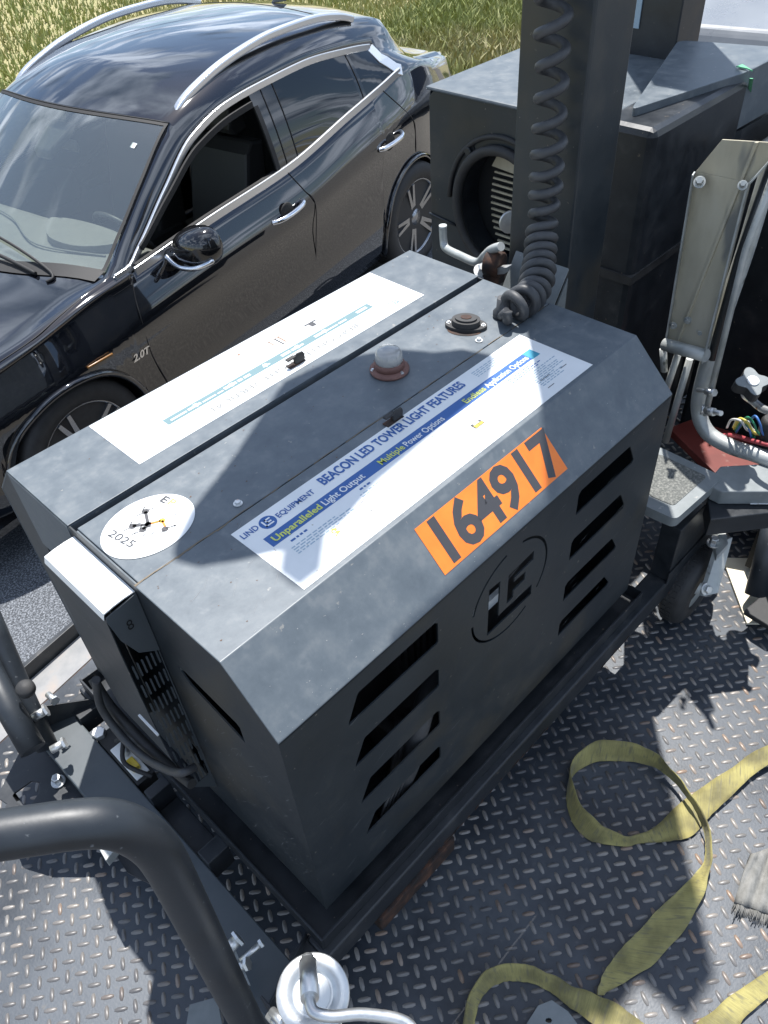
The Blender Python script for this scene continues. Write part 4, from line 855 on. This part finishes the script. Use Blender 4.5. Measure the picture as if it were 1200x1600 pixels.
# ================================================================ straps
def ribbon(name,sts,label,cat='strap',t=.0022,w=None,sub=6,extra=None):
    """sts: [((pxA,pyA,zA),(pxB,pyB,zB))] two edges"""
    EA=catmull([U(a[0],a[1],z=DECK+a[2]) for a,b in sts],sub); EB=catmull([U(b[0],b[1],z=DECK+b[2]) for a,b in sts],sub)
    for i_ in range(len(EA)): w_=Vector((math.sin(i_*.9)*.0016+random.uniform(-.0007,.0007),math.cos(i_*.7)*.0014,0)); EA[i_]+=w_; EB[i_]+=w_*.4+Vector((random.uniform(-.0008,.0008),random.uniform(-.0008,.0008),0))
    m=MB(); uvs=[]; n=len(EA); K=5; V=[];s_=0; S=[]
    for i in range(n):
        if i: s_+=((EA[i]+EB[i])/2-(EA[i-1]+EB[i-1])/2).length
        S.append(s_)
    rows=[]
    for side in (0,1):
        for i in range(n):
            T_=((EA[min(i+1,n-1)]+EB[min(i+1,n-1)])-(EA[max(i-1,0)]+EB[max(i-1,0)])).normalized(); W_=(EB[i]-EA[i]).normalized(); nr=T_.cross(W_)
            nr=nr.normalized() if nr.length>1e-6 else Vector((0,0,1))
            for k in range(K): V.append(EA[i].lerp(EB[i],k/(K-1))+nr*(t/2 if side else -t/2)+nr*(.0011*math.sin(i*.55+k*.8)*math.sin(math.pi*k/(K-1))))
    F_=[];UV=[]
    def q(a,b,c,d,uv): F_.append((a,b,c,d)); UV.append(uv)
    o=n*K
    for i in range(n-1):
        for k in range(K-1):
            uv=[(S[i],k/(K-1)),(S[i],(k+1)/(K-1)),(S[i+1],(k+1)/(K-1)),(S[i+1],k/(K-1))]
            a,b,c,d=i*K+k,i*K+k+1,(i+1)*K+k+1,(i+1)*K+k
            q(a,b,c,d,uv); q(o+d,o+c,o+b,o+a,uv[::-1])
        for k in (0,K-1):
            a,b=i*K+k,(i+1)*K+k; uv=[(S[i],k),(S[i+1],k),(S[i+1],k),(S[i],k)]; q(a,b,b+o,a+o,uv)
    m.add(V,F_,0,True); ob=m.build(name,M['strap'],None,label=label,cat=cat)
    ul=ob.data.uv_layers.new(name='UVMap'); c=0
    for f,uv in zip(F_,UV):
        for p in uv: ul.data[c].uv=p; c+=1
    return ob
cr=lambda x,y:(700+x/2.134,850+y/2.134)
def stn(T,B,zt,zb): a=cr(*T);b=cr(*B); return ((a[0],a[1],zt),(b[0],b[1],zb))
sA=[stn((1200,615),(1200,665),.03,.03),stn((1060,672),(1060,740),.022,.022),stn((960,735),(960,825),.016,.016),stn((880,790),(868,915),.012,.012),stn((790,850),(810,975),.008,.008),stn((710,925),(740,990),.008,.006),stn((640,968),(650,998),.020,.004),
 stn((575,968),(570,1007),.034,.003),stn((505,930),(468,985),.044,.003),stn((445,868),(415,925),.048,.003),stn((410,775),(396,850),.048,.003),stn((428,702),(416,772),.048,.003),stn((505,656),(490,728),.048,.003),stn((600,660),(590,724),.048,.003),
 stn((685,692),(672,738),.050,.006),stn((745,750),(728,770),.055,.014),stn((805,825),(790,835),.060,.026),stn((853,900),(838,915),.060,.026),stn((880,985),(860,998),.055,.020),stn((876,1070),(848,1070),.045,.010),
 stn((860,1145),(795,1130),.030,.012),stn((828,1222),(705,1215),.014,.014),stn((765,1315),(625,1300),.008,.010),stn((690,1395),(560,1370),.006,.008),stn((610,1450),(520,1430),.006,.012),stn((550,1482),(503,1470),.006,.02),stn((518,1505),(498,1505),.004,.025)]
ribbon('ratchet_strap',sA,'yellow webbing strap lying in an open loop on the diamond plate deck')
sB=[stn((45,1660),(85,1670),.048,.003),stn((52,1590),(88,1600),.048,.003),stn((76,1490),(110,1515),.048,.003),stn((130,1422),(158,1470),.048,.003),stn((205,1398),(215,1456),.048,.003),stn((285,1410),(290,1468),.045,.004),stn((355,1442),(350,1500),.036,.006),stn((440,1482),(420,1555),.030,.012),stn((520,1512),(490,1605),.028,.02),stn((600,1556),(570,1660),.026,.022),stn((700,1640),(640,1740),.02,.02),stn((800,1700),(790,1790),.015,.015),stn((830,1600),(950,1690),.012,.012),stn((900,1542),(975,1600),.012,.012),stn((975,1482),(1045,1530),.012,.012),stn((1067,1425),(1110,1480),.014,.014),stn((1160,1375),(1200,1420),.016,.016)]
ribbon('ratchet_strap',sB,'yellow webbing strap snaking along the bottom edge of the deck')
# ratchet plate under strap and frayed rag
m=MB(); p=[U(*cr(*q),z=DECK+.012) for q in [(262,1600),(300,1540),(345,1522),(400,1560),(430,1600),(430,1700),(250,1700)]]; h1=[U(*(lambda c:(c[0]+5*math.cos(t),c[1]+4*math.sin(t)))(cr(335,1590)),z=DECK+.012) for t in [i*math.pi/6 for i in range(12)]]
m.prism(p,(0,0,.005),0,[h1]); m.build('buckle_plate',M['plate_grey'],None,bevel=.001,label='flat grey buckle plate lying under the strap at the bottom edge',cat='buckle')
def rag():
    m=MB(); 
    E1=[cr(*q) for q in [(1000,1040),(985,1080),(975,1130),(960,1190)]]; n=14
    def P(u,v):  # u across 0..1, v along 0..1 top to fringe
        l=[(1010,1035),(985,1090),(970,1140),(955,1195)]; r=[(1130,990),(1120,1070),(1110,1150),(1100,1245)]
        i=min(2,int(v*3)); t=v*3-i
        a=Vector((l[i][0]+(l[i+1][0]-l[i][0])*t,l[i][1]+(l[i+1][1]-l[i][1])*t)); b=Vector((r[i][0]+(r[i+1][0]-r[i][0])*t,r[i][1]+(r[i+1][1]-r[i][1])*t)); p=a.lerp(b,u)
        return U(*cr(p.x,p.y),z=DECK+.02+.03*(1-v)*(.6+.4*math.sin(u*9))+.006*math.sin(u*17+v*5))
    vs=[P(i/n,j/8) for j in range(9) for i in range(n+1)]
    m.add(vs,[(j*(n+1)+i,j*(n+1)+i+1,(j+1)*(n+1)+i+1,(j+1)*(n+1)+i) for j in range(8) for i in range(n)],0,True)
    for k in range(46):
        u=k/45+random.uniform(-.01,.01); u=min(1,max(0,u)); a=P(u,1); d=(P(u,1)-P(u,.8)).normalized(); l=.012+.022*random.random()
        m.tube([a-d*.006,a+d*l*.5+Vector((random.uniform(-.003,.003),0,-.004)),a+d*l+Vector((random.uniform(-.006,.006),0,-.012))],[.0012,.0010,.0004],5)
    ob=m.build('frayed_rag',noise_mat('grey_white_cotton',[(.3,(.13,.13,.12)),(.7,(.24,.235,.22))],scale=40,rough=(.85,.95),bump=.4),None,label='frayed off white rag lying beside the strap at the right edge',cat='rag')
    s=ob.modifiers.new('s','SOLIDIFY'); s.thickness=.002
rag()
# ================================================================ PARKED CAR
TH=3.308; CO=Vector((2.112,3.709,GR)); CXv=Vector((math.cos(TH),math.sin(TH),0)); CYv=Vector((-math.sin(TH),math.cos(TH),0))
def K(x,y,z): return CO+CXv*x+CYv*y+Vector((0,0,z))
CAR=thing('parked_car',CO,'glossy black crossover car with chrome window trim parked beside the trailer','car')
belt_z=[(-2.3,1.16),(-1.5,1.31),(-1.21,1.275),(-.87,1.225),(-.25,1.125),(.37,1.09),(.9,1.045),(1.15,1.02),(1.5,.965),(1.9,.88),(2.25,.72)]
belt_y=[(-2.3,.67),(-1.9,.77),(-1.5,.838),(-1,.864),(0,.875),(.9,.870),(1.4,.860),(1.8,.80),(2.1,.68),(2.3,.53)]
top_z=[(-2.3,1.18),(-1.9,1.24),(-1.70,1.33),(-1.44,1.43),(-1.04,1.50),(-.63,1.535),(-.25,1.525),(0,1.505),(.25,1.435),(.53,1.27),(.81,1.10),(.92,1.055),(1.15,1.04),(1.5,.985),(1.9,.90),(2.25,.73)]
top_y=[(-2.3,.62),(-1.9,.68),(-1.44,.715),(-1.04,.735),(-.25,.745),(.25,.745),(.53,.775),(.81,.820),(.92,.845),(1.15,.842),(1.5,.85),(1.8,.78),(2.1,.66),(2.3,.50)]
roofe_z=[(-2.3,1.19),(-1.9,1.26),(-1.74,1.36),(-1.60,1.535),(-1.45,1.575),(-1.0,1.64),(-.6,1.655),(-.2,1.635),(.10,1.575),(.31,1.505),(.6,1.33),(.85,1.165),(1.05,1.055),(1.15,1.045),(1.5,.995),(1.9,.91),(2.25,.74)]
roofe_y=[(-2.3,.56),(-1.9,.60),(-1.6,.60),(-1.0,.615),(-.2,.63),(.31,.66),(.6,.71),(.85,.755),(1.05,.79),(1.15,.79),(1.5,.76),(1.8,.68),(2.1,.56),(2.3,.40)]
cen_z=[(-2.3,1.20),(-1.9,1.28),(-1.74,1.40),(-1.62,1.575),(-1.45,1.62),(-1.0,1.685),(-.5,1.70),(0,1.675),(.25,1.615),(.45,1.54),(.7,1.40),(1.0,1.215),(1.22,1.085),(1.3,1.075),(1.6,1.045),(1.9,.99),(2.15,.88),(2.3,.70)]
def side_y(x,z):
    zb=interp(x,belt_z); yb=interp(x,belt_y)
    u=z/zb
    pr=interp(u,[(.15,.0),(.30,.042),(.42,.056),(.52,.050),(.62,.052),(.72,.068),(.785,.084),(.80,.085),(.815,.082),(1.0,.0)])
    return yb+pr
WHX=(1.47,-1.50); WR=.405; WZ=.365
def bottom(x):
    z=.24
    for xc in WHX:
        d=abs(x-xc)
        if d<WR: z=max(z,WZ+math.sqrt(WR*WR-d*d))
    return z
xs=sorted(set([round(v,3) for v in np.linspace(-2.3,2.3,93)]+[round(xc+WR*math.cos(t*math.pi/22),3) for xc in WHX for t in range(23)]+[-.18,-.36,-1.0,-1.06,-1.36,.92,.31,1.02]))
NS=16; NT=6
def sec(x):
    """points from sill to centre (left side)"""
    zb=bottom(x); zt=interp(x,belt_z); P=[]
    for i in range(NS+1):
        z=zb+(zt-zb)*i/NS; P.append((side_y(x,z),z))
    ty,tz=interp(x,top_y),interp(x,top_z)
    for i in range(1,NT+1):
        t=i/NT; y=P[NS][0]*(1-t)+ty*t+.012*math.sin(math.pi*t); z=zt*(1-t)+tz*t; P.append((y,z))
    ry,rz=interp(x,roofe_y),interp(x,roofe_z)
    for i in range(1,4):
        t=i/3; b=math.sin(math.pi*t)*.010; P.append((ty*(1-t)+ry*t+b,tz*(1-t)+rz*t+b*.8))
    P=[(x,y,z) for y,z in P]
    for i in range(1,13):
        t=i/12; xw=warp(x,t); ry,rz,cz=interp(xw,roofe_y),interp(xw,roofe_z),interp(xw,cen_z)
        P.append((xw,ry*(1-t),rz+(cz-rz)*(1-(1-t)**2)))
    return P
def warp(x,t):
    w0=.13*math.sin(t*math.pi/2); w1=.22*math.sin(t*math.pi/2)
    return x+interp(x,[(-1.2,0),(-.4,w0*.25),(.31,w0),(1.02,w1),(1.6,w1*.5),(2.3,0)])
SEC=[sec(x) for x in xs]; NR=len(SEC[0]); iB=NS; iT=NS+NT; iR=iT+3
def xoff(x,i):
    # windscreen edges bow forward at the centre line
    if i<=iR: return 0
    t=(i-iR)/8; w=max(0,1-abs(x-.75)/.75); return .0*w
def body():
    for sgn in (1,-1):
        paint=MB(); gl={'rear':MB(),'quart':MB(),'pillar':MB()}; ws=MB()
        V=[K(x,sgn*y,z) for Sx in SEC for (x,y,z) in Sx]
        def reg(a,i):
            xm=(xs[a]+xs[a+1])/2
            if iB<=i<iT:
                if -.18<xm<.92: return 'open'
                if -.36<xm<-.18: return 'pillar'
                if -1.0<xm<-.36: return 'rear'
                if -1.06<xm<-1.0: return 'pillar'
                if -1.36<xm<-1.06: return 'quart'
            if i>=iR:
                if .31<xm<1.02: return 'ws'
                if -1.76<xm<-1.62: return 'rear'
            return 'paint'
        F={}
        for a in range(len(xs)-1):
            for i in range(NR-1):
                q=(a*NR+i,(a+1)*NR+i,(a+1)*NR+i+1,a*NR+i+1)
                if sgn>0: q=q[::-1]
                F.setdefault(reg(a,i),[]).append(q)
        for k,fs in F.items():
            if k=='open' : 
                if sgn>0: continue
                k='quart'; 
            tgt={'paint':paint,'ws':ws,'rear':gl['rear'],'quart':gl['quart'],'pillar':gl['pillar'],'quart':gl['quart']}[k]
            used=sorted(set(i for f in fs for i in f)); mp={u:n for n,u in enumerate(used)}
            tgt.add([V[u] for u in used],[tuple(mp[i] for i in f) for f in fs],0,True)
        yield paint,gl,ws
allp=MB();allw=MB();PANES=[]
def merge(dst,src):
    o=len(dst.v); dst.v+=src.v
    for f,mi,s_ in zip(src.f,src.m,src.sm): dst.f.append([i+o for i in f]); dst.m.append(mi); dst.sm.append(s_)
for paint,gl,ws in body():
    merge(allp,paint);merge(allw,ws)
    for k in gl:
        if gl[k].v: PANES.append((k,gl[k]))
def islands(mb):
    par=list(range(len(mb.v)))
    def fd(a):
        while par[a]!=a: par[a]=par[par[a]]; a=par[a]
        return a
    for f in mb.f:
        for q in f[1:]: par[fd(q)]=fd(f[0])
    gr={}
    for k,f in enumerate(mb.f): gr.setdefault(fd(f[0]),[]).append(k)
    for ks in gr.values():
        o=MB(); mp={}
        for k in ks:
            for q in mb.f[k]:
                if q not in mp: mp[q]=len(o.v); o.v.append(mb.v[q])
            o.f.append([mp[q] for q in mb.f[k]]); o.m.append(mb.m[k]); o.sm.append(mb.sm[k])
        yield o
def weld(ob):
    bm=bmesh.new(); bm.from_mesh(ob.data); bmesh.ops.remove_doubles(bm,verts=bm.verts,dist=.0004); bm.to_mesh(ob.data); bm.free()
body_ob=allp.build('body',M['carpaint'],CAR); weld(body_ob)
s=body_ob.modifiers.new('s','SOLIDIFY'); s.thickness=.012; s.offset=1 if False else -1
o=allw.build('windshield',M['windshield'],CAR); weld(o)
for k,mb in PANES:
    for pc in islands(mb): pc.build('door_pillar' if k=='pillar' else 'side_window',M['gloss'] if k=='pillar' else M['privacy'],CAR)
def bodypt(x,i,off=0,dz=0,sgn=1):
    S_=sec(x); x_,y,z=S_[i]; return K(x_,sgn*(y+off),z+dz)
def flat(path,w,t,mi,m,upv=Vector((0,0,1))):
    """rectangular bar along path, w vertical, t outward"""
    P=path; V=[];n=len(P)
    for i in range(n):
        T_=(P[min(i+1,n-1)]-P[max(i-1,0)]).normalized(); s_=T_.cross(upv).normalized(); u=s_.cross(T_).normalized()
        for a,b in ((-.5,-.5),(.5,-.5),(.5,.5),(-.5,.5)): V.append(P[i]+s_*a*t+u*b*w)
    Fc=[(i*4+k,i*4+(k+1)%4,(i+1)*4+(k+1)%4,(i+1)*4+k) for i in range(n-1) for k in range(4)]+[(3,2,1,0),tuple((n-1)*4+k for k in range(4))]
    m.add(V,Fc,mi,False)
for sgn in (1,-1):
    m=MB(); flat([bodypt(x,iB,.002,0.0,sgn) for x in np.linspace(.90,-1.44,50)],.044,.014,0,m); m.build('belt_moulding',M['satin'],CAR,bevel=.003)
    m=MB(); flat([bodypt(x,iT,.004,.004,sgn) for x in np.linspace(1.0,-1.30,70)],.034,.014,0,m)
    flat([bodypt(x,int(iT-(iT-iB)*t),.004,0,sgn) for x,t in [(-1.30,0),(-1.33,.25),(-1.37,.5),(-1.42,.8),(-1.46,1)]],.07,.012,0,m,upv=CXv); m.build('window_moulding',M['satin'],CAR,bevel=.003)
    m=MB(); flat([bodypt(x,iT-1,.0,.016,sgn) for x in np.linspace(.80,-.17,30)],.03,.012,0,m); flat([bodypt(-.19-.0*k,iB+k,.001,0,sgn) for k in range(0,NT)],.03,.012,0,m,upv=CXv)
    flat([bodypt(x,iB,-.012,.018,sgn) for x in np.linspace(.88,-.17,30)],.016,.02,0,m); m.build('window_seal',M['trim'],CAR)
    rl=[(.24,1.515),(.16,1.565),(.05,1.605),(-.15,1.655),(-.4,1.690),(-.6,1.70),(-.93,1.690),(-1.15,1.655),(-1.28,1.615)]
    m=MB(); flat(catmull([K(x,sgn*.625,z-.006) for x,z in rl],5),.040,.040,0,m); m.build('roof_rail',M['satin'],CAR,bevel=.010)
m=MB(); a=K(-1.33,0,1.645); m.prism([K(-1.28,0.02,1.650),K(-1.42,.02,1.635),K(-1.405,.004,1.70),K(-1.385,.004,1.705)],-CYv*.02+CYv*0,0); m.build('antenna_fin',M['gloss'],CAR,bevel=.006)
# door shut lines (thin dark grooves), front/rear handles
def gap(pts,r_=.0028): m=MB(); m.tube(pts,r_,6); m.build('panel_gap',M['trim'],CAR)
def groove(pts): gap(catmull([K(x,side_y(x,z)+.0006 if z<interp(x,belt_z) else interp(x,belt_y)+.001,z) for x,z in pts],8))
groove([(.93,1.03),(.97,.95),(1.0,.85),(.98,.65),(.94,.45),(.92,.28)]); groove([(-.25,1.11),(-.31,1.0),(-.36,.9),(-.35,.6),(-.33,.28)]); groove([(-1.22,1.26),(-1.34,1.14),(-1.45,1.03),(-1.51,.92),(-1.53,.80)])
gap(catmull([K(x,interp(x,top_y)-.01,interp(x,top_z)+.006) for x in (1.05,1.2,1.35,1.5,1.7,1.9,2.05)],6))
for xx in (-.27,-.365,-1.03): gap([bodypt(xx,i_,.0005) for i_ in range(iB,iT+1)],.004)
def across(x,lift,n=24): return [K(sec_pt[0],sg*sec_pt[1],sec_pt[2]+lift) for sg,sec_pt in [(1,p) for p in sec(x)[iR:]]+[(-1,p) for p in sec(x)[iR:-1][::-1]]]
gap(across(.31,.002),.0045); gap(across(-1.15,.0))
for x,z in ((-.13,.945),(-1.155,.995)):
    m=MB(); y=side_y(x,z)
    m.tube(catmull([K(x+.125,side_y(x+.125,z)-.004,z-.012),K(x+.10,side_y(x+.10,z)+.020,z-.008),K(x+.05,y+.036,z-.002),K(x-.02,y+.040,z+.004),K(x-.08,y+.036,z+.010),K(x-.12,side_y(x-.12,z)+.02,z+.014),K(x-.135,side_y(x-.13,z)-.004,z+.014)],5),[.012]*1+[.016]*29+[.012] if False else .0150,12)
    m.build('door_handle',M['chrome'],CAR)
    m=MB(); c=K(x,side_y(x,z)-.004,z); m.lathe(c,CYv,[(.055,0),(.05,.006),(.001,.007)],n=24,mi=0); m.build('handle_cup',M['void'],CAR)
# mirror
def mirror(sgn):
    m=MB(); c=K(.61,sgn*1.03,1.09)
    n=22;mm=14; vs=[]
    for j in range(mm+1):
        ph=math.pi*j/mm
        for k in range(n):
            t=2*math.pi*k/n; sq=lambda q,p=.78: math.copysign(abs(q)**p,q); a=sq(math.sin(ph)*math.cos(t),.9);b=sq(-math.cos(ph));e=sq(math.sin(ph)*math.sin(t))
            X=.115*a*(1 if a>0 else .5); Yv=.145*b*(1-.10*abs(e)); Z=.098*e*(1+.12*b)
            vs.append(c+CXv*X+CYv*(sgn*Yv)+Vector((0,0,Z+.02*b)))
    m.add(vs,[(j*n+k,j*n+(k+1)%n,(j+1)*n+(k+1)%n,(j+1)*n+k) for j in range(mm) for k in range(n)],0,True)
    root=m.build('mirror',M['gloss'],CAR)
    m=MB(); m.tube(catmull([K(.71,sgn*.89,1.04),K(.725,sgn*.95,1.025),K(.732,sgn*1.02,1.022),K(.715,sgn*1.10,1.035),K(.66,sgn*1.165,1.065)],6),[.018]+[.013]*23+[.008],12); m.build('mirror_trim',M['chrome'],root)
    m=MB(); m.tube([K(.70,sgn*.86,1.04),K(.62,sgn*.98,1.05)],.03,12); m.build('mirror_arm',M['gloss'],root)
mirror(1); mirror(-1)
# arch trims, wells and wheels
for xc in WHX:
    for sgn in (1,-1):
        m=MB(); pts=[K(xc+(WR-.004)*math.cos(t),sgn*(side_y(xc+WR*math.cos(t),WZ+WR*math.sin(t))+.006),WZ+(WR-.004)*math.sin(t)) for t in np.linspace(-.28,math.pi+.28,40)]
        m.tube(pts,.016,8); m.build('arch_moulding',M['carpaint'],CAR)
        m=MB(); ps=[]; 
        for t in np.linspace(-.3,math.pi+.3,30):
            for d in (.90,.55): ps.append(K(xc+(WR+.004)*math.cos(t),sgn*d,WZ+(WR+.004)*math.sin(t)))
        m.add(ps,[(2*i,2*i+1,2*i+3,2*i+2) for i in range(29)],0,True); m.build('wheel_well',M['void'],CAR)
        w=MB(); c=K(xc,sgn*.68,WZ); ax=CYv*sgn
        w.lathe(c,ax,[(.22,.02),(.33,.0),(.358,.02),(.365,.05),(.365,.19),(.355,.22),(.31,.235),(.262,.228),(.258,.21)],n=64)
        for k in range(72):
            a=2*math.pi*k/72; u=CXv*math.cos(a)+Vector((0,0,math.sin(a))); v_=-CXv*math.sin(a)+Vector((0,0,math.cos(a)))
            w.prism([c+u*.3645+v_*e_+ax*f_ for e_,f_ in ((-.006,.06),(.006,.065),(.006,.17),(-.006,.175))],u*.004)
        wo=w.build('wheel',M['rubber'],CAR)
        w=MB(); w.lathe(c,ax,[(.262,.05),(.262,.225),(.25,.222),(.245,.05)],n=48); 
        for k in range(10):
            a=2*math.pi*(k//2)/5+(.13 if k%2 else -.13); u=CXv*math.cos(a)+Vector((0,0,math.sin(a))); v_=-CXv*math.sin(a)+Vector((0,0,math.cos(a)))
            w.prism([c+u*.04-v_*.016+ax*.185,c+u*.25-v_*.010+ax*.21,c+u*.25+v_*.010+ax*.21,c+u*.04+v_*.016+ax*.185],ax*.02)
        w.lathe(c,ax,[(.06,.17),(.055,.21),(.001,.215)],n=24); w.build('rim',M['alloy'],wo)
        w=MB(); w.lathe(c,ax,[(.245,.04),(.245,.06)],n=30,smooth=False); w.build('brake_disc',M['void'],wo)
# badge
m=MB(); o=K(1.10,side_y(1.04,.69)+.003,.672); m.text('2.0T',o,-CXv,Vector((0,0,1)),.052,0,width=.115,lift=.002,bold=.0015,shear=.25); m.build('badge',M['chrome'],CAR,label='small chrome badge reading 2.0T')
m=MB(); m.tube(catmull([K(1.36,.952,.80),K(1.30,.961,.803),K(1.22,.963,.80)],5),.006,8); m.build('side_marker',mat('amber_lens',(.20,.09,.02),.3),CAR)
# interior
m=MB(); m.box((-1.6,-.72,.30),(1.2,.72,.33),0,fr=lambda v:K(*v)); m.box((-1.62,-.70,.33),(-1.60,.70,1.2),0,fr=lambda v:K(*v)); m.build('floor_pan',M['void'],CAR)
m=MB(); f=lambda v:K(*v)
pr=[(.62,.96),(.645,1.01),(.70,1.035),(.85,1.045),(1.00,1.045),(1.16,1.035),(1.16,.60),(.70,.60)]
m.prism([K(x,-.74,z) for x,z in pr],CYv*1.48,0); m.build('dashboard',M['dash'],CAR,bevel=.02)
m=MB(); m.tube(catmull([K(.72,-.62,1.045),K(.80,-.2,1.06),K(.95,.2,1.06),K(.86,.62,1.05)],8),.006,6); m.prism([K(.74+.17*(1-abs(math.cos(t))**2.5 if math.sin(t)>0 else -.35*abs(math.sin(t))),.36+.30*math.cos(t),1.04) for t in np.linspace(0,2*math.pi,30)[:-1]],(0,0,.045),0); m.build('instrument_cowl',M['dash'],CAR,bevel=.02)
m=MB(); 
c=K(.52,.36,.95); ax=(CXv*-.75+Vector((0,0,.45))).normalized(); u=CYv; w=ax.cross(u)
m.tube([c+(u*math.cos(t)+w*math.sin(t))*.185 for t in np.linspace(0,2*math.pi,40)],.014,10,closed=False); m.tube([c-u*.18,c+u*.18],.018,8); m.lathe(c,ax,[(.06,-.02),(.06,.02),(.05,.03)],n=20); m.build('steering_wheel',M['seat'],CAR)
def seat(yc):
    m=MB(); B=lambda a,b: m.box(a,b,0,fr=lambda v:K(*v))
    B((-.30,yc-.24,.45),(.28,yc+.24,.62))
    m.prism([K(x,yc-.23,z) for x,z in [(-.22,.58),(-.10,.60),(-.24,1.16),(-.30,1.22),(-.40,1.20),(-.34,.6)]],CYv*.46,0)
    m.prism([K(x,yc-.13,z) for x,z in [(-.27,1.24),(-.24,1.28),(-.27,1.42),(-.36,1.43),(-.39,1.25)]],CYv*.26,0); m.build('seat',M['seat'],CAR,bevel=.045)
seat(.37); seat(-.37)
m=MB(); m.box((-1.35,-.6,.45),(-.9,.6,.65),0,fr=lambda v:K(*v)); m.prism([K(x,-.6,z) for x,z in [(-1.2,.6),(-1.1,.6),(-1.32,1.2),(-1.42,1.2)]],CYv*1.2,0); m.build('rear_seat',M['seat'],CAR,bevel=.03)
m=MB(); m.prism([K(.44,-.09,1.475),K(.44,.09,1.475),K(.62,.06,1.385),K(.62,-.06,1.385)],(0,0,-.05)); m.box((.47,-.12,1.34),(.49,.12,1.40),0,fr=lambda v:K(*v)); m.build('sensor_housing',M['seat'],CAR,bevel=.01)
m=MB(); m.prism([K(.47,.555,1.452),K(.47,.585,1.450),K(.495,.585,1.436),K(.495,.555,1.438)],(0,0,.001)); m.build('inspection_sticker',M['label'],CAR)
# cowl, wipers
m=MB(); a=across(.995,.003); b=across(1.075,.006); n=len(a)
m.add(a+b,[(i,i+1,n+i+1,n+i) for i in range(n-1)],0,True); m.build('cowl',M['trim'],CAR)
m=MB(); a=across(.315,.0035); b=across(.330,.0035); m.add(a+b,[(i,i+1,n+i+1,n+i) for i in range(n-1)],0,True)
a=[bodypt(x,iR,0,.004) for x in np.linspace(.31,1.02,20)]; b=[(lambda p:K(p[0],p[1],p[2]+.004))(sec(x)[iR+1]) for x in np.linspace(.31,1.02,20)]
b=[p.lerp(q,.25) for p,q in zip(a,b)]; m.add(a+b,[(i,i+1,21+i,20+i) for i in range(19)],0,True); m.build('glass_border',M['trim'],CAR)
m=MB(); m.tube(catmull([K(1.19,.52,1.085),K(1.19,.30,1.115),K(1.19,.05,1.13),K(1.18,-.2,1.135)],6),.009,8); m.tube(catmull([K(1.20,.60,1.065),K(1.15,.58,1.09),K(1.12,.2,1.165),K(1.10,-.3,1.18)],6),.007,8); m.build('wiper',M['trim'],CAR)
# front / rear closing panels
m=MB(); e=SEC[-1]; m.add([K(x,y,z) for x,y,z in e]+[K(x,-y,z) for x,y,z in e[::-1]],[tuple(range(2*len(e)))]); e=SEC[0]; m.add([K(x,y,z) for x,y,z in e]+[K(x,-y,z) for x,y,z in e[::-1]],[tuple(range(2*len(e)))]); m.box((-2.25,-.85,.22),(2.25,.85,.26),0,fr=lambda v:K(*v)); m.build('bumper',M['gloss'],CAR)
# ================================================================ far silver vehicle (upper right)
SV=thing('silver_vehicle',(8.5,3.6,GR),'pale silver vehicle parked far behind the machines at the upper right','car')
def sv():
    o=D(9.2,1.1,GR); f=lambda v:o+DX*v.x+DY*v.y+Vector((0,0,v.z))
    m=MB(); prof=[(-2.3,.45),(-2.35,.75),(-2.2,1.0),(-1.0,1.12),(-.2,1.62),(1.3,1.68),(2.1,1.1),(2.3,.95),(2.3,.45)]
    m.prism([f(Vector((x,-.93,z))) for x,z in prof],DY*1.86,0); m.build('vehicle_body',M['silver'],SV,bevel=.06)
    m=MB(); m.prism([f(Vector((x,-.80,z+.008))) for x,z in [(-.98,1.13),(-.26,1.585),(-.25,1.59),(-.97,1.14)]],DY*1.6,0); m.build('windshield',M['privacy'],SV)
    m=MB(); m.prism([f(Vector((x,-.935,z))) for x,z in [(-.75,1.15),(-.2,1.54),(1.2,1.58),(1.7,1.15)]],DY*-.005,0); m.build('side_window',M['privacy'],SV)
    for x in (-1.45,1.45):
        for y in (-.95,.70):
            m=MB(); m.lathe(f(Vector((x,y,.36))),DY,[(.2,0),(.34,.0),(.36,.03),(.36,.22),(.34,.25),(.2,.25)],n=36); m.build('wheel',M['rubber'],SV)
sv()
